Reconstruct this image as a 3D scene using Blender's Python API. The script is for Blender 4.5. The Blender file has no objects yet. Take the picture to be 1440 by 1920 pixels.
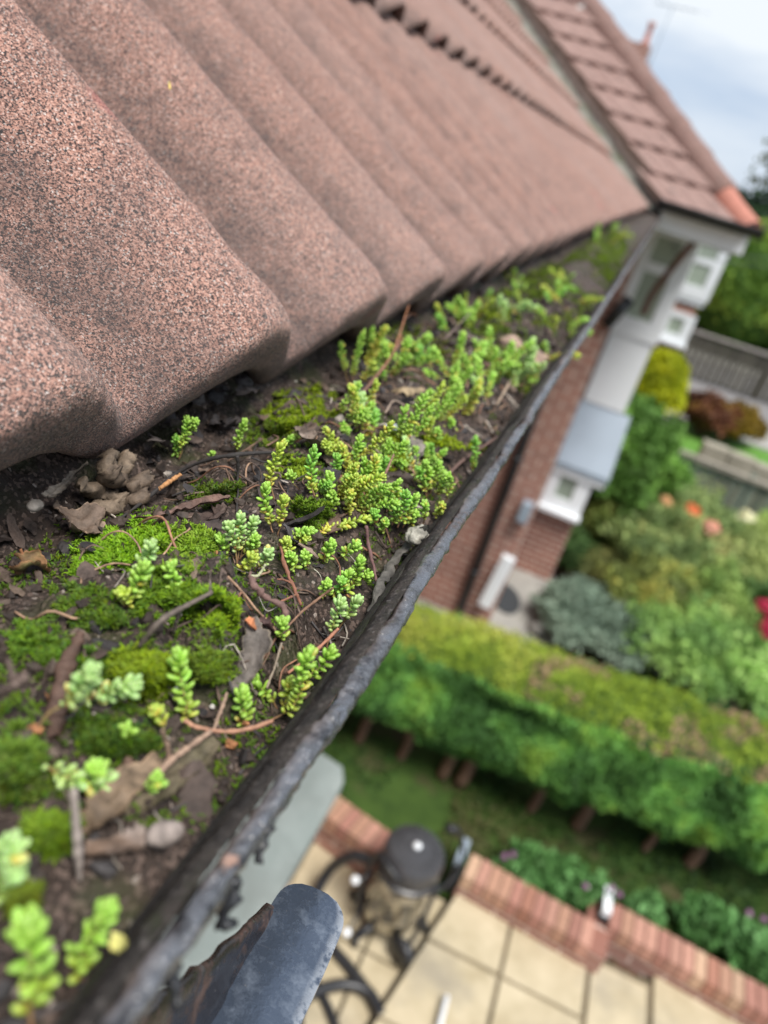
import bpy, bmesh, math, random
import numpy as np
from mathutils import Vector, Matrix

random.seed(7)
RNG = np.random.default_rng(11)
D = bpy.data
SC = bpy.context.scene
COL = SC.collection
R = math.radians

# ------------------------------------------------------------------ camera, world, sun, exposure
H = 4.4                                   # camera height above the patio
M = np.array([[0.90789123, 0.37375406, -0.18984579],
              [0.32999188, -0.35789561, 0.87350792],
              [0.25853215, -0.85569775, -0.44826609]])
EYE = np.array([0.0, 0.0, H])
cam_d = D.cameras.new("camera")
cam = D.objects.new("camera", cam_d)
COL.objects.link(cam)
SC.camera = cam
cam_d.sensor_fit = 'HORIZONTAL'
cam_d.sensor_width = 24.0
cam_d.lens = 24.0
cam_d.clip_start = 0.01
cam_d.clip_end = 2000
mw = Matrix.Identity(4)
for i in range(3):
    mw[i][0] = M[i, 0]; mw[i][1] = -M[i, 1]; mw[i][2] = -M[i, 2]; mw[i][3] = EYE[i]
cam.matrix_world = mw
cam_d.dof.use_dof = True
cam_d.dof.focus_distance = 0.292
cam_d.dof.aperture_fstop = 6.4

SUN_EL, SUN_AZ = R(64), R(140)
world = D.worlds.new("World")
SC.world = world
world.use_nodes = True
wn, wl = world.node_tree.nodes, world.node_tree.links
wn.clear()
wo = wn.new('ShaderNodeOutputWorld'); bg = wn.new('ShaderNodeBackground')
sky = wn.new('ShaderNodeTexSky'); sky.sky_type = 'NISHITA'; sky.sun_disc = False
sky.sun_elevation = SUN_EL; sky.sun_rotation = SUN_AZ
tc = wn.new('ShaderNodeTexCoord')
mp = wn.new('ShaderNodeMapping'); mp.inputs['Scale'].default_value = (1.0, 1.0, 2.6)
nz = wn.new('ShaderNodeTexNoise'); nz.inputs['Scale'].default_value = 3.2; nz.inputs['Detail'].default_value = 7
nz.inputs['Roughness'].default_value = 0.55; nz.inputs['Distortion'].default_value = 0.4
rp = wn.new('ShaderNodeValToRGB')
rp.color_ramp.elements[0].position = 0.34; rp.color_ramp.elements[0].color = (.85, .85, .85, 1)
rp.color_ramp.elements[1].position = 0.66; rp.color_ramp.elements[1].color = (1, 1, 1, 1)
cl = wn.new('ShaderNodeMixRGB'); cl.inputs[1].default_value = (3.1, 3.75, 4.8, 1); cl.inputs[2].default_value = (5.4, 5.75, 6.1, 1)
mx = wn.new('ShaderNodeMixRGB')
wl.new(tc.outputs['Generated'], mp.inputs['Vector']); wl.new(mp.outputs[0], nz.inputs['Vector'])
wl.new(nz.outputs['Fac'], rp.inputs['Fac'])
rc = wn.new('ShaderNodeValToRGB'); rc.color_ramp.elements[0].position = .38; rc.color_ramp.elements[1].position = .64
wl.new(nz.outputs['Fac'], rc.inputs['Fac']); wl.new(rc.outputs['Color'], cl.inputs[0])
wl.new(rp.outputs['Color'], mx.inputs[0]); wl.new(sky.outputs[0], mx.inputs[1]); wl.new(cl.outputs[0], mx.inputs[2])
wl.new(mx.outputs[0], bg.inputs['Color']); bg.inputs['Strength'].default_value = 0.10
wl.new(bg.outputs[0], wo.inputs['Surface'])

sun_d = D.lights.new("sun", 'SUN'); sun_d.energy = 2.9; sun_d.angle = R(24); sun_d.color = (1.0, .96, .9)
sun = D.objects.new("sun", sun_d); COL.objects.link(sun)
sdir = Vector((math.sin(SUN_AZ) * math.cos(SUN_EL), math.cos(SUN_AZ) * math.cos(SUN_EL), math.sin(SUN_EL)))
sun.rotation_euler = (-sdir).to_track_quat('-Z', 'Y').to_euler()
SC.view_settings.view_transform = 'Standard'; SC.view_settings.look = 'None'
SC.view_settings.exposure = 0.75; SC.view_settings.gamma = 1
SC.cycles.max_bounces = 6
SC.cycles.use_denoising = True


# ------------------------------------------------------------------ helpers
def ray(px, py):
    return M @ np.array([px - 720.0, py - 960.0, 1440.0])


def at(px, py, x=None, y=None, z=None, d=None):
    """the place seen at a pixel of the photograph, on a plane of given x, y, z or at a given camera depth"""
    r = ray(px, py)
    if z is not None: t = (z - H) / r[2]
    elif y is not None: t = y / r[1]
    elif x is not None: t = x / r[0]
    else: t = d / 1440.0
    return EYE + r * t


def depth(p):
    return float((M.T @ (np.asarray(p) - EYE))[2])


def _hash(ix, iy, iz, seed):
    h = (ix * 374761393 + iy * 668265263 + iz * 2147483647 + seed * 974634777) & 0xffffffff
    h = ((h ^ (h >> 13)) * 1274126177) & 0xffffffff
    h = (h ^ (h >> 16)) & 0xffffffff
    return h.astype(np.float64) / 4294967295.0


def vnoise(p, seed=0):
    p = np.asarray(p, float)
    i = np.floor(p).astype(np.int64); f = p - i
    f = f * f * (3 - 2 * f)
    out = 0
    for dx in (0, 1):
        for dy in (0, 1):
            for dz in (0, 1):
                w = (f[:, 0] if dx else 1 - f[:, 0]) * (f[:, 1] if dy else 1 - f[:, 1]) * (f[:, 2] if dz else 1 - f[:, 2])
                out = out + w * _hash(i[:, 0] + dx, i[:, 1] + dy, i[:, 2] + dz, seed)
    return out * 2 - 1


def fbm(p, octv=4, seed=0, gain=.5):
    s, a, q = 0, 1.0, np.asarray(p, float)
    for k in range(octv):
        s = s + a * vnoise(q, seed + k * 17); a *= gain; q = q * 2.03 + 3.1
    return s


class MB:
    """collects pieces and links them as one mesh object"""
    def __init__(s):
        s.V = []; s.F = []; s.C = []; s.n = 0; s.M = []

    def add(s, V, F, col=(1, 1, 1), mat=0):
        V = np.asarray(V, float).reshape(-1, 3)
        s.V.append(V)
        c = np.asarray(col, float)
        if c.ndim == 1: c = np.tile(c[:3], (len(V), 1))
        s.C.append(c[:, :3])
        for f in (F if isinstance(F, list) and len(F) and isinstance(F[0], np.ndarray) else [np.asarray(F)]):
            if len(f) == 0: continue
            s.F.append(f + s.n); s.M.append(np.full(len(f), mat))
        s.n += len(V)
        return s

    def box(s, lo, hi, col=(1, 1, 1), mat=0, rz=0, c=None):
        lo = np.array(lo, float); hi = np.array(hi, float)
        V = np.array([[x, y, z] for z in (lo[2], hi[2]) for y in (lo[1], hi[1]) for x in (lo[0], hi[0])])
        if rz:
            cc = (lo + hi) / 2 if c is None else np.array(c)
            q = V - cc; V = np.stack([q[:, 0] * math.cos(rz) - q[:, 1] * math.sin(rz), q[:, 0] * math.sin(rz) + q[:, 1] * math.cos(rz), q[:, 2]], 1) + cc
        F = np.array([[0, 2, 3, 1], [4, 5, 7, 6], [0, 1, 5, 4], [2, 6, 7, 3], [0, 4, 6, 2], [1, 3, 7, 5]])
        return s.add(V, F, col, mat)

    def obox(s, a, b, w, up, t, col=(1, 1, 1), mat=0):
        """box along a->b, width w sideways, thickness t along up (a, b on its centre line)"""
        a = np.array(a, float); b = np.array(b, float); d = b - a; L = np.linalg.norm(d); d /= L
        up = np.array(up, float); sd = np.cross(d, up); sd /= np.linalg.norm(sd); u = np.cross(sd, d)
        V = [a + d * (L * i) + sd * (w * (j - .5)) + u * (t * (k - .5)) for k in (0, 1) for j in (0, 1) for i in (0, 1)]
        F = np.array([[0, 2, 3, 1], [4, 5, 7, 6], [0, 1, 5, 4], [2, 6, 7, 3], [0, 4, 6, 2], [1, 3, 7, 5]])
        return s.add(V, F, col, mat)

    def tube(s, pts, rad, seg=8, col=(1, 1, 1), mat=0, cap=True):
        P = np.asarray(pts, float); n = len(P)
        r = np.full(n, rad) if np.isscalar(rad) else np.asarray(rad, float)
        T = np.gradient(P, axis=0); T /= np.linalg.norm(T, axis=1)[:, None] + 1e-12
        ref = np.array([0, 0, 1.0]) if abs(T[0, 2]) < .9 else np.array([1.0, 0, 0])
        N = np.cross(T[0], ref); N /= np.linalg.norm(N)
        V = np.zeros((n, seg, 3)); a = np.arange(seg) * 2 * math.pi / seg
        for i in range(n):
            N = N - T[i] * np.dot(N, T[i]); N /= np.linalg.norm(N); B = np.cross(T[i], N)
            V[i] = P[i] + r[i] * (np.cos(a)[:, None] * N + np.sin(a)[:, None] * B)
        i, j = np.meshgrid(np.arange(n - 1), np.arange(seg), indexing='ij')
        F = np.stack([i * seg + j, i * seg + (j + 1) % seg, (i + 1) * seg + (j + 1) % seg, (i + 1) * seg + j], -1).reshape(-1, 4)
        c = np.asarray(col, float)
        if c.ndim == 2: c = np.repeat(c, seg, 0)
        V = V.reshape(-1, 3)
        if cap:
            V = np.vstack([V, P[:1], P[-1:]])
            if c.ndim == 2: c = np.vstack([c, c[:1], c[-1:]])
            k = np.arange(seg); e = n * seg
            caps = np.vstack([np.stack([(k + 1) % seg, k, np.full(seg, e)], 1), np.stack([(n - 1) * seg + k, (n - 1) * seg + (k + 1) % seg, np.full(seg, e + 1)], 1)])
            return s.add(V, [F, caps], c, mat)
        return s.add(V, F, c, mat)

    def lathe(s, prof, c, seg=24, col=(1, 1, 1), mat=0, axis=(0, 0, 1)):
        ax = np.array(axis, float); ax /= np.linalg.norm(ax)
        ref = np.array([1.0, 0, 0]) if abs(ax[0]) < .9 else np.array([0, 1.0, 0])
        u = np.cross(ax, ref); u /= np.linalg.norm(u); v = np.cross(ax, u)
        a = np.arange(seg) * 2 * math.pi / seg; c = np.array(c, float)
        ring = np.cos(a)[:, None] * u + np.sin(a)[:, None] * v
        V = np.array([c + ax * h + ring * r for r, h in prof]).reshape(-1, 3); n = len(prof)
        i, j = np.meshgrid(np.arange(n - 1), np.arange(seg), indexing='ij')
        F = np.stack([i * seg + j, i * seg + (j + 1) % seg, (i + 1) * seg + (j + 1) % seg, (i + 1) * seg + j], -1).reshape(-1, 4)
        return s.add(V, F, col, mat)

    def grid(s, P, col=(1, 1, 1), mat=0):
        n, m = P.shape[:2]
        i, j = np.meshgrid(np.arange(n - 1), np.arange(m - 1), indexing='ij')
        F = np.stack([i * m + j, (i + 1) * m + j, (i + 1) * m + j + 1, i * m + j + 1], -1).reshape(-1, 4)
        c = np.asarray(col, float)
        if c.ndim == 3: c = c.reshape(-1, 3)
        return s.add(P.reshape(-1, 3), F, c, mat)

    def poly(s, pts, z0, z1, col=(1, 1, 1), mat=0):
        """prism over a flat outline"""
        n = len(pts); V = [(p[0], p[1], z0) for p in pts] + [(p[0], p[1], z1) for p in pts]
        s.add(V, [np.array([[i, (i + 1) % n, n + (i + 1) % n, n + i] for i in range(n)])], col, mat)
        s.add(V[n:] + [tuple(np.mean(V[n:], 0))], np.array([[i, (i + 1) % n, n] for i in range(n)]), col, mat)
        return s

    def mesh(s, name, smooth=True):
        V = np.vstack(s.V); C = np.vstack(s.C)
        me = D.meshes.new(name)
        lt = np.concatenate([np.full(len(f), f.shape[1]) for f in s.F]); li = np.concatenate([f.ravel() for f in s.F])
        me.vertices.add(len(V)); me.vertices.foreach_set('co', V.ravel())
        me.loops.add(len(li)); me.loops.foreach_set('vertex_index', li.astype(np.int32))
        me.polygons.add(len(lt))
        me.polygons.foreach_set('loop_start', np.concatenate([[0], np.cumsum(lt)[:-1]]).astype(np.int32))
        me.polygons.foreach_set('loop_total', lt.astype(np.int32))
        me.polygons.foreach_set('material_index', np.concatenate(s.M).astype(np.int32))
        me.update(calc_edges=True)
        at_ = me.attributes.new('tint', 'FLOAT_COLOR', 'POINT')
        at_.data.foreach_set('color', np.hstack([C, np.ones((len(C), 1))]).ravel())
        me.polygons.foreach_set('use_smooth', np.full(len(lt), smooth))
        me.validate()
        return me

    def build(s, name, mat, parent=None, smooth=True, **tags):
        me = s.mesh(name, smooth)
        for m in (mat if isinstance(mat, (list, tuple)) else [mat]): me.materials.append(m)
        o = D.objects.new(name, me); COL.objects.link(o)
        if parent is not None: o.parent = parent
        return tag(o, **tags)


def tag(o, label=None, cat=None, group=None, kind=None):
    if label: o['label'] = label
    if cat: o['category'] = cat
    if group: o['group'] = group
    if kind: o['kind'] = kind
    return o


def thing(name, label, cat, group=None):
    o = D.objects.new(name, None); COL.objects.link(o)
    return tag(o, label, cat, group)


def flat(o, angle=35):
    try:
        o.data.set_sharp_from_angle(angle=R(angle))
    except Exception:
        pass
    return o


def spline(pts, n=24):
    P = np.asarray(pts, float)
    if len(P) == 2: return P[0] + (P[1] - P[0]) * np.linspace(0, 1, n)[:, None]
    Q = np.vstack([2 * P[0] - P[1], P, 2 * P[-1] - P[-2]]); out = []
    m = len(P) - 1
    for t in np.linspace(0, m, n):
        i = min(int(t), m - 1); f = t - i
        a, b, c, d = Q[i], Q[i + 1], Q[i + 2], Q[i + 3]
        out.append(.5 * (2 * b + (c - a) * f + (2 * a - 5 * b + 4 * c - d) * f * f + (3 * b - a - 3 * c + d) * f ** 3))
    return np.array(out)


# ------------------------------------------------------------------ materials
class NT:
    def __init__(s, name):
        s.m = D.materials.new(name); s.m.use_nodes = True
        s.t = s.m.node_tree; s.N = s.t.nodes; s.L = s.t.links
        s.b = s.N['Principled BSDF']; s.pos = None

    def new(s, t, **kw):
        n = s.N.new('ShaderNode' + t)
        for k, v in kw.items():
            if k in n.inputs: s.put(n.inputs[k], v)
            else: setattr(n, k, v)
        return n

    def put(s, sock, v):
        if isinstance(v, bpy.types.NodeSocket): s.L.new(v, sock)
        elif isinstance(v, (tuple, list)) and sock.type == 'RGBA' and len(v) == 3: sock.default_value = (*v, 1)
        else: sock.default_value = v

    def P(s):
        if s.pos is None: s.pos = s.new('NewGeometry').outputs['Position']
        return s.pos

    def noise(s, scale, detail=4, rough=.5, vec=None, dist=0):
        n = s.new('TexNoise', Vector=vec or s.P()); n.inputs['Scale'].default_value = scale
        n.inputs['Detail'].default_value = detail; n.inputs['Roughness'].default_value = rough; n.inputs['Distortion'].default_value = dist
        return n.outputs['Fac']

    def voro(s, scale, out='Distance', vec=None, feature='F1', rnd=1):
        n = s.new('TexVoronoi', Vector=vec or s.P()); n.feature = feature
        n.inputs['Scale'].default_value = scale; n.inputs['Randomness'].default_value = rnd
        return n.outputs[out]

    def ramp(s, fac, stops, interp='LINEAR'):
        n = s.new('ValToRGB', Fac=fac); e = n.color_ramp.elements; n.color_ramp.interpolation = interp
        while len(e) < len(stops): e.new(.5)
        for k, (p, c) in enumerate(stops):
            e[k].position = p; e[k].color = (c, c, c, 1) if np.isscalar(c) else (*c, 1)
        return n.outputs['Color']

    def mix(s, fac, a, b, mode='MIX'):
        n = s.new('MixRGB'); n.blend_type = mode
        s.put(n.inputs[0], fac); s.put(n.inputs[1], a); s.put(n.inputs[2], b)
        return n.outputs[0]

    def math(s, op, a, b=0.0):
        n = s.new('Math'); n.operation = op; s.put(n.inputs[0], a); s.put(n.inputs[1], b)
        return n.outputs[0]

    def sep(s, col):
        return s.new('SeparateColor', Color=col).outputs

    def tint(s):
        return s.new('Attribute', attribute_name='tint').outputs['Color']

    def bump(s, h, strength=.5, dist=.001, prev=None):
        n = s.new('Bump', Height=h); n.inputs['Strength'].default_value = strength; n.inputs['Distance'].default_value = dist
        if prev is not None: s.L.new(prev, n.inputs['Normal'])
        return n.outputs[0]

    def done(s, color=None, rough=.6, normal=None, **kw):
        if color is not None: s.put(s.b.inputs['Base Color'], color)
        s.put(s.b.inputs['Roughness'], rough)
        if normal is not None: s.L.new(normal, s.b.inputs['Normal'])
        for k, v in kw.items(): s.put(s.b.inputs[k.replace('_', ' ')], v)
        return s.m


def m_tile():
    n = NT('concrete_tile')
    warp = n.new('TexNoise', Vector=n.P()); warp.inputs['Scale'].default_value = 300
    add = n.new('VectorMath'); add.operation = 'MULTIPLY_ADD'
    n.L.new(warp.outputs['Color'], add.inputs[0]); add.inputs[1].default_value = (.0012,) * 3; n.L.new(n.P(), add.inputs[2])
    v = n.sep(n.voro(1550, 'Color', vec=add.outputs[0]))
    g = n.ramp(v[0], [(0, (.022, .019, .02)), (.29, (.024, .02, .02)), (.36, (.22, .10, .074)), (.52, (.43, .218, .162)), (.8, (.60, .335, .255)), (.955, (.68, .43, .35)), (.975, (.70, .62, .57))])
    dirt_shade = n.noise(34, 5, .6)
    fine = n.noise(420, 3, .6)
    g = n.mix(n.ramp(fine, [(.30, .6), (.50, 0)]), g, (.035, .03, .03))
    g = n.mix(n.ramp(dirt_shade, [(.46, 0), (.74, .45)]), g, (.05, .042, .043))
    big = n.noise(2.2, 3, .5)
    g = n.mix(n.ramp(big, [(.4, 0), (.65, .3)]), g, (.36, .27, .24))
    red = n.noise(13, 2, .5)
    g = n.mix(n.ramp(red, [(.70, 0), (.76, .45)]), g, (.40, .08, .07))
    lich = n.voro(7.0, 'Distance')
    blot = n.math('ADD', lich, n.math('MULTIPLY', n.noise(60, 4), .12))
    g = n.mix(n.ramp(blot, [(.075, .75), (.105, 0)]), g, (.045, .045, .04))
    dm = n.math('MULTIPLY', n.math('SUBTRACT', 1.0, n.sep(n.tint())[0]), n.ramp(n.noise(45, 5, .7), [(.3, .35), (.62, 1)]))  # grime plus painted shade of pans and butt ends, read from the tint
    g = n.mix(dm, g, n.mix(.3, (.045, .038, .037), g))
    b = n.bump(n.math('ADD', n.voro(1550, 'Distance', vec=add.outputs[0]), n.math('MULTIPLY', fine, 1.2)), .75, .0011)
    n.b.inputs['Sheen Tint'].default_value = (1, .84, .76, 1)
    return n.done(g, .82, b, Specular_IOR_Level=.35, Sheen_Weight=.13, Sheen_Roughness=.45)


def m_farroof(name, c1, c2):
    n = NT(name)
    g = n.mix(n.noise(6, 5, .65), c1, c2)
    g = n.mix(n.ramp(n.noise(22, 3), [(.55, 0), (.7, .6)]), g, (.07, .06, .055))
    g = n.mix(n.ramp(n.voro(2.3), [(.06, .85), (.10, 0)]), g, (.5, .5, .48))
    return n.done(g, .85, n.bump(n.noise(60, 4), .4, .01))


def m_gutter(rim=False):
    n = NT('worn_black_paint')
    big = n.noise(60, 6, .7, dist=.5); fine = n.noise(340, 5, .7)
    wornm = n.ramp(n.math('ADD', n.math('MULTIPLY', big, .7), n.math('MULTIPLY', fine, .3)), [(.42, 0), (.60, 1)])
    c = n.mix(wornm, (.012, .012, .015), (.24, .25, .275))
    c = n.mix(n.ramp(fine, [(.54, 0), (.66, .7)]), c, (.15, .155, .17))
    c = n.mix(n.ramp(n.noise(30, 6, .75), [(.56, 0), (.64, .9)]), c, (.10, .062, .045))
    r = n.ramp(big, [(.35, .32), (.6, .14)])
    if rim:
        t = n.sep(n.tint())[0]
        k = n.math('MULTIPLY', t, n.ramp(n.noise(85, 6, .75), [(.36, 0), (.56, 1)]))
        c = n.mix(k, c, n.mix(fine, (.05, .036, .028), (.15, .10, .078)))
        r = n.mix(k, r, (.8, .8, .8))
    c = n.mix(n.ramp(n.math('ADD', n.voro(43), n.math('MULTIPLY', fine, .5)), [(.30, .85), (.36, 0)]), c, (.36, .21, .15))
    c = n.mix(n.ramp(n.math('ADD', n.voro(210), n.math('MULTIPLY', fine, .25)), [(.17, .9), (.22, 0)]), c, (.5, .47, .43))
    r = n.mix(n.ramp(fine, [(.52, 0), (.66, .7)]), r, (.6, .6, .6))
    b = n.bump(n.math('ADD', big, n.math('MULTIPLY', fine, .45)), .7, .0020)
    b = n.bump(n.noise(160, 3, .6), .6, .0014, b)
    mt = n.math('MULTIPLY', n.sep(wornm)[0], .85)
    if rim: mt = n.math('MULTIPLY', mt, n.math('SUBTRACT', 1, k))
    return n.done(c, r, b, Specular_IOR_Level=.8, Metallic=mt, Coat_Weight=.3, Coat_Roughness=.2)


def m_grime():
    n = NT('grimy_inner_lip'); a = n.noise(120, 6, .75); f = n.noise(480, 4, .7)
    c = n.mix(n.ramp(a, [(.35, 0), (.65, 1)]), (.014, .012, .011), (.06, .046, .038))
    c = n.mix(n.ramp(f, [(.56, 0), (.68, .8)]), c, (.17, .15, .14))
    c = n.mix(n.ramp(n.noise(45, 5, .7), [(.56, 0), (.66, .7)]), c, (.035, .045, .012))
    return n.done(c, n.ramp(a, [(.3, .45), (.6, .85)]), n.bump(n.math('ADD', a, n.math('MULTIPLY', f, .5)), 1.0, .002), Specular_IOR_Level=.5)


def m_iron(name, base, rust, amt, metal=0):
    n = NT(name)
    k = n.noise(75, 6, .75)
    c = n.mix(n.ramp(k, [(amt, 0), (amt + .16, 1)]), base, rust)
    wear = n.math('MULTIPLY', n.math('SUBTRACT', 1, n.sep(n.tint())[0]), n.ramp(n.noise(230, 4, .7), [(.38, 0), (.5, 1)]))
    if metal: c = n.mix(n.math('MULTIPLY', wear, .8), c, (.45, .47, .50))
    c = n.mix(n.ramp(n.noise(420, 3, .7), [(.68, 0), (.75, .6)]), c, (.30, .29, .29))
    for rz, ln in ((.35, 90), (-.6, 130), (1.3, 70)):
        mp_ = n.new('Mapping', Vector=n.P()); mp_.inputs['Rotation'].default_value = (0, 0, rz); mp_.inputs['Scale'].default_value = (ln * .8, 1500, ln)
        c = n.mix(n.math('MULTIPLY', n.ramp(n.noise(1, 2, .5, vec=mp_.outputs[0]), [(.68, 0), (.75, .35)]), n.ramp(n.noise(50, 2), [(.52, 0), (.62, 1)])), c, (.42, .44, .48))
    return n.done(c, n.ramp(k, [(amt, .25), (amt + .15, .5 if metal else .85)]), n.bump(k, .5, .0010), Specular_IOR_Level=.8, Metallic=metal)


def m_soil():
    n = NT('soil')
    a = n.noise(95, 6, .7); v = n.sep(n.voro(800, 'Color'))
    c = n.mix(a, (.011, .008, .0065), (.066, .044, .034))
    c = n.mix(n.ramp(v[0], [(.72, 0), (.8, .75)]), c, (.15, .105, .085))
    c = n.mix(n.ramp(v[1], [(.985, 0), (.992, .8)]), c, (.36, .30, .26))
    c = n.mix(n.ramp(n.noise(38, 4), [(.52, 0), (.66, .55)]), c, (.04, .052, .012))
    b = n.bump(a, 1, .003); b = n.bump(n.voro(520), .7, .0012, b)
    return n.done(c, n.ramp(a, [(.35, .5), (.6, .85)]), b, Specular_IOR_Level=.4)


def m_tint(name, rough=.6, var=.35, scale=200, bumpd=.0006, sss=0, trans=0, spec=.4):
    """a surface in its own tint with natural mottling"""
    n = NT(name); t = n.tint()
    k = n.noise(scale, 5, .65)
    c = n.mix(var, t, n.mix(1, t, n.ramp(k, [(.25, .25), (.75, 1.6)]), 'MULTIPLY'))
    kw = dict(Specular_IOR_Level=spec)
    if sss:
        kw.update(Subsurface_Weight=sss, Subsurface_Scale=.002)
        n.b.inputs['Subsurface Radius'].default_value = (.6, 1.0, .25)
    m = n.done(c, rough, n.bump(k, .6, bumpd) if bumpd else None, **kw)
    if trans:
        tb = n.new('BsdfTranslucent', Color=c); ms = n.new('MixShader'); ms.inputs[0].default_value = trans
        out = n.N['Material Output']
        n.L.new(n.b.outputs[0], ms.inputs[1]); n.L.new(tb.outputs[0], ms.inputs[2]); n.L.new(ms.outputs[0], out.inputs['Surface'])
    return m


def m_brick(name, axis, c1=(.33, .14, .098), c2=(.23, .098, .072), mortar=(.54, .41, .35)):
    n = NT(name); s = n.new('SeparateXYZ', Vector=n.P()); cb = n.new('CombineXYZ')
    n.L.new(s.outputs['X' if axis == 'x' else 'Y'], cb.inputs[0]); n.L.new(s.outputs['Z'], cb.inputs[1])
    b = n.new('TexBrick', Vector=cb.outputs[0]); b.offset = .5
    b.inputs['Scale'].default_value = 1; b.inputs['Brick Width'].default_value = .225; b.inputs['Row Height'].default_value = .075
    b.inputs['Mortar Size'].default_value = .010; b.inputs['Color1'].default_value = (*c1, 1); b.inputs['Color2'].default_value = (*c2, 1); b.inputs['Mortar'].default_value = (*mortar, 1)
    b.inputs['Bias'].default_value = .1
    c = n.mix(n.ramp(n.noise(3, 5, .6), [(.4, 0), (.7, .4)]), b.outputs['Color'], (.26, .14, .11))
    return n.done(c, .85, n.bump(b.outputs['Fac'], -.5, .006))


def m_plain(name, col, rough=.5, var=.15, scale=14, metal=0, spec=.5):
    n = NT(name); k = n.noise(scale, 5, .6)
    c = n.mix(1, (*col,), n.ramp(k, [(.25, 1 - var), (.75, 1 + var)]), 'MULTIPLY')
    return n.done(c, rough, n.bump(k, .25, .002), Metallic=metal, Specular_IOR_Level=spec)


def m_ground(name, a, b, scale=9, c=None):
    n = NT(name); k = n.noise(scale, 6, .65)
    g = n.mix(n.ramp(k, [(.3, 0), (.7, 1)]), a, b)
    if c: g = n.mix(n.ramp(n.noise(scale * .45, 5), [(.52, 0), (.68, .8)]), g, c)
    return n.done(g, .9, n.bump(k, .5, .02), Specular_IOR_Level=.2)


MT = dict(
    tile=m_tile(), far_tile=m_farroof('far_tile', (.23, .14, .12), (.33, .22, .19)), hip_brown=m_farroof('hip_brown', (.17, .095, .078), (.26, .165, .14)),
    orange_tile=m_plain('orange_tile', (.44, .18, .13), .8, .3), lead=m_ground('mossy_lead', (.15, .145, .12), (.27, .26, .23), 14, (.09, .10, .05)),
    grime=m_grime(), gutter=m_gutter(), rim=m_gutter(True), strap=m_iron('black_strap_paint', (.085, .108, .150), (.15, .18, .23), .50, .6), rust=m_iron('rusty_iron', (.018, .014, .013), (.085, .042, .03), .50),
    soil=m_soil(), leafy=m_tint('moss', .75, .3, 300, 0, trans=.25, spec=.2), sedum=m_tint('sedum_leaf', .42, .22, 260, 0, sss=.25, spec=.45),
    stem=m_tint('stem', .75, .6, 420, .0008), litter=m_tint('dead_leaf', .7, 1.0, 190, .0022), foliage=m_tint('foliage', .65, .3, 3, 0, trans=.25, spec=.3),
    bark=m_tint('bark', .9, .5, 30, .01), flower=m_tint('petal', .6, .2, 20, 0, trans=.2),
    brick_x=m_brick('brick_facing', 'x'), brick_y=m_brick('brick_side', 'y'),
    white=m_plain('white_plastic', (.84, .87, .90), .35, .03), black=m_plain('black_plastic', (.02, .021, .024), .38, .2), soffit=m_plain('soffit_paint', (.56, .6, .58), .5, .08),
    brownpipe=m_plain('brown_pipe_paint', (.11, .045, .032), .45, .2), slate=m_plain('grey_lead_canopy', (.30, .36, .43), .45, .08, 3), glass=m_plain('pane', (.34, .40, .33), .12, .25, 2, spec=.8),
    felt=m_ground('grey_roof_felt', (.22, .26, .25), (.31, .35, .34), 5, (.17, .19, .18)), slab=m_ground('sandstone_slab', (.37, .31, .20), (.55, .475, .335), 4, (.25, .225, .18)),
    joint=m_ground('slab_joint', (.15, .125, .085), (.29, .24, .16), 9), copper=m_brick('coping', 'x'), concrete=m_ground('concrete', (.27, .26, .24), (.37, .36, .33), 4, (.22, .21, .2)),
    earth=m_ground('earth', (.05, .045, .025), (.09, .075, .045), 5, (.05, .075, .02)), turf=m_ground('turf_soil', (.03, .06, .013), (.055, .10, .02), 6, (.08, .06, .035)),
    road=m_ground('asphalt', (.17, .165, .165), (.24, .23, .23), 2), steel=m_plain('stainless_steel', (.55, .53, .49), .25, .15, 6, metal=1), wood=m_tint('weathered_wood', .85, .5, 12, .004),
    mortar=m_plain('mortar', (.28, .23, .17), .9, .2), redbrick=m_tint('coping_brick', .85, .4, 40, .004), stone=m_ground('stone', (.25, .23, .18), (.38, .35, .28), 5),
)


# ================================================================== the house: main roof of rolled concrete tiles
TH, PH, GAUGE, PIT, AMP, FALL = R(29.5), R(33.3), .50, .15, .039, .40
EX, EZ = -.1454, H - .1005
SV = np.array([-math.cos(TH), 0, math.sin(TH)]); NV = np.array([math.sin(TH), 0, math.cos(TH)])
RV = np.array([-math.cos(PH), 0, math.sin(PH)])
Y0 = .343                                 # a crest of the eaves course
RT = math.tan(PH)                         # slope of the main roof
TW = .70                                  # slope of the wing's roof
VD = RT / TW                             # the valley runs (-1, VD) in plan from (-.145, 6.7)
SECT = [(.60, 0), (.45, 0), (.30, 0), (.18, 0), (.11, 0), (.07, 0), (.045, 0), (.028, 0), (.018, .0001), (.0105, .0006), (.0062, .0018), (.003, .0038),
        (.0012, .0064), (.0003, .010), (.0, .016), (.0003, .022), (.0012, .0265), (.0035, .030), (.008, .0322), (.014, .033), (.03, .033), (.12, .033)]

house = thing('brick_house', 'red brick house with rolled concrete roof tiles, hipped wing and two storey bay', 'house')


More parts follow.
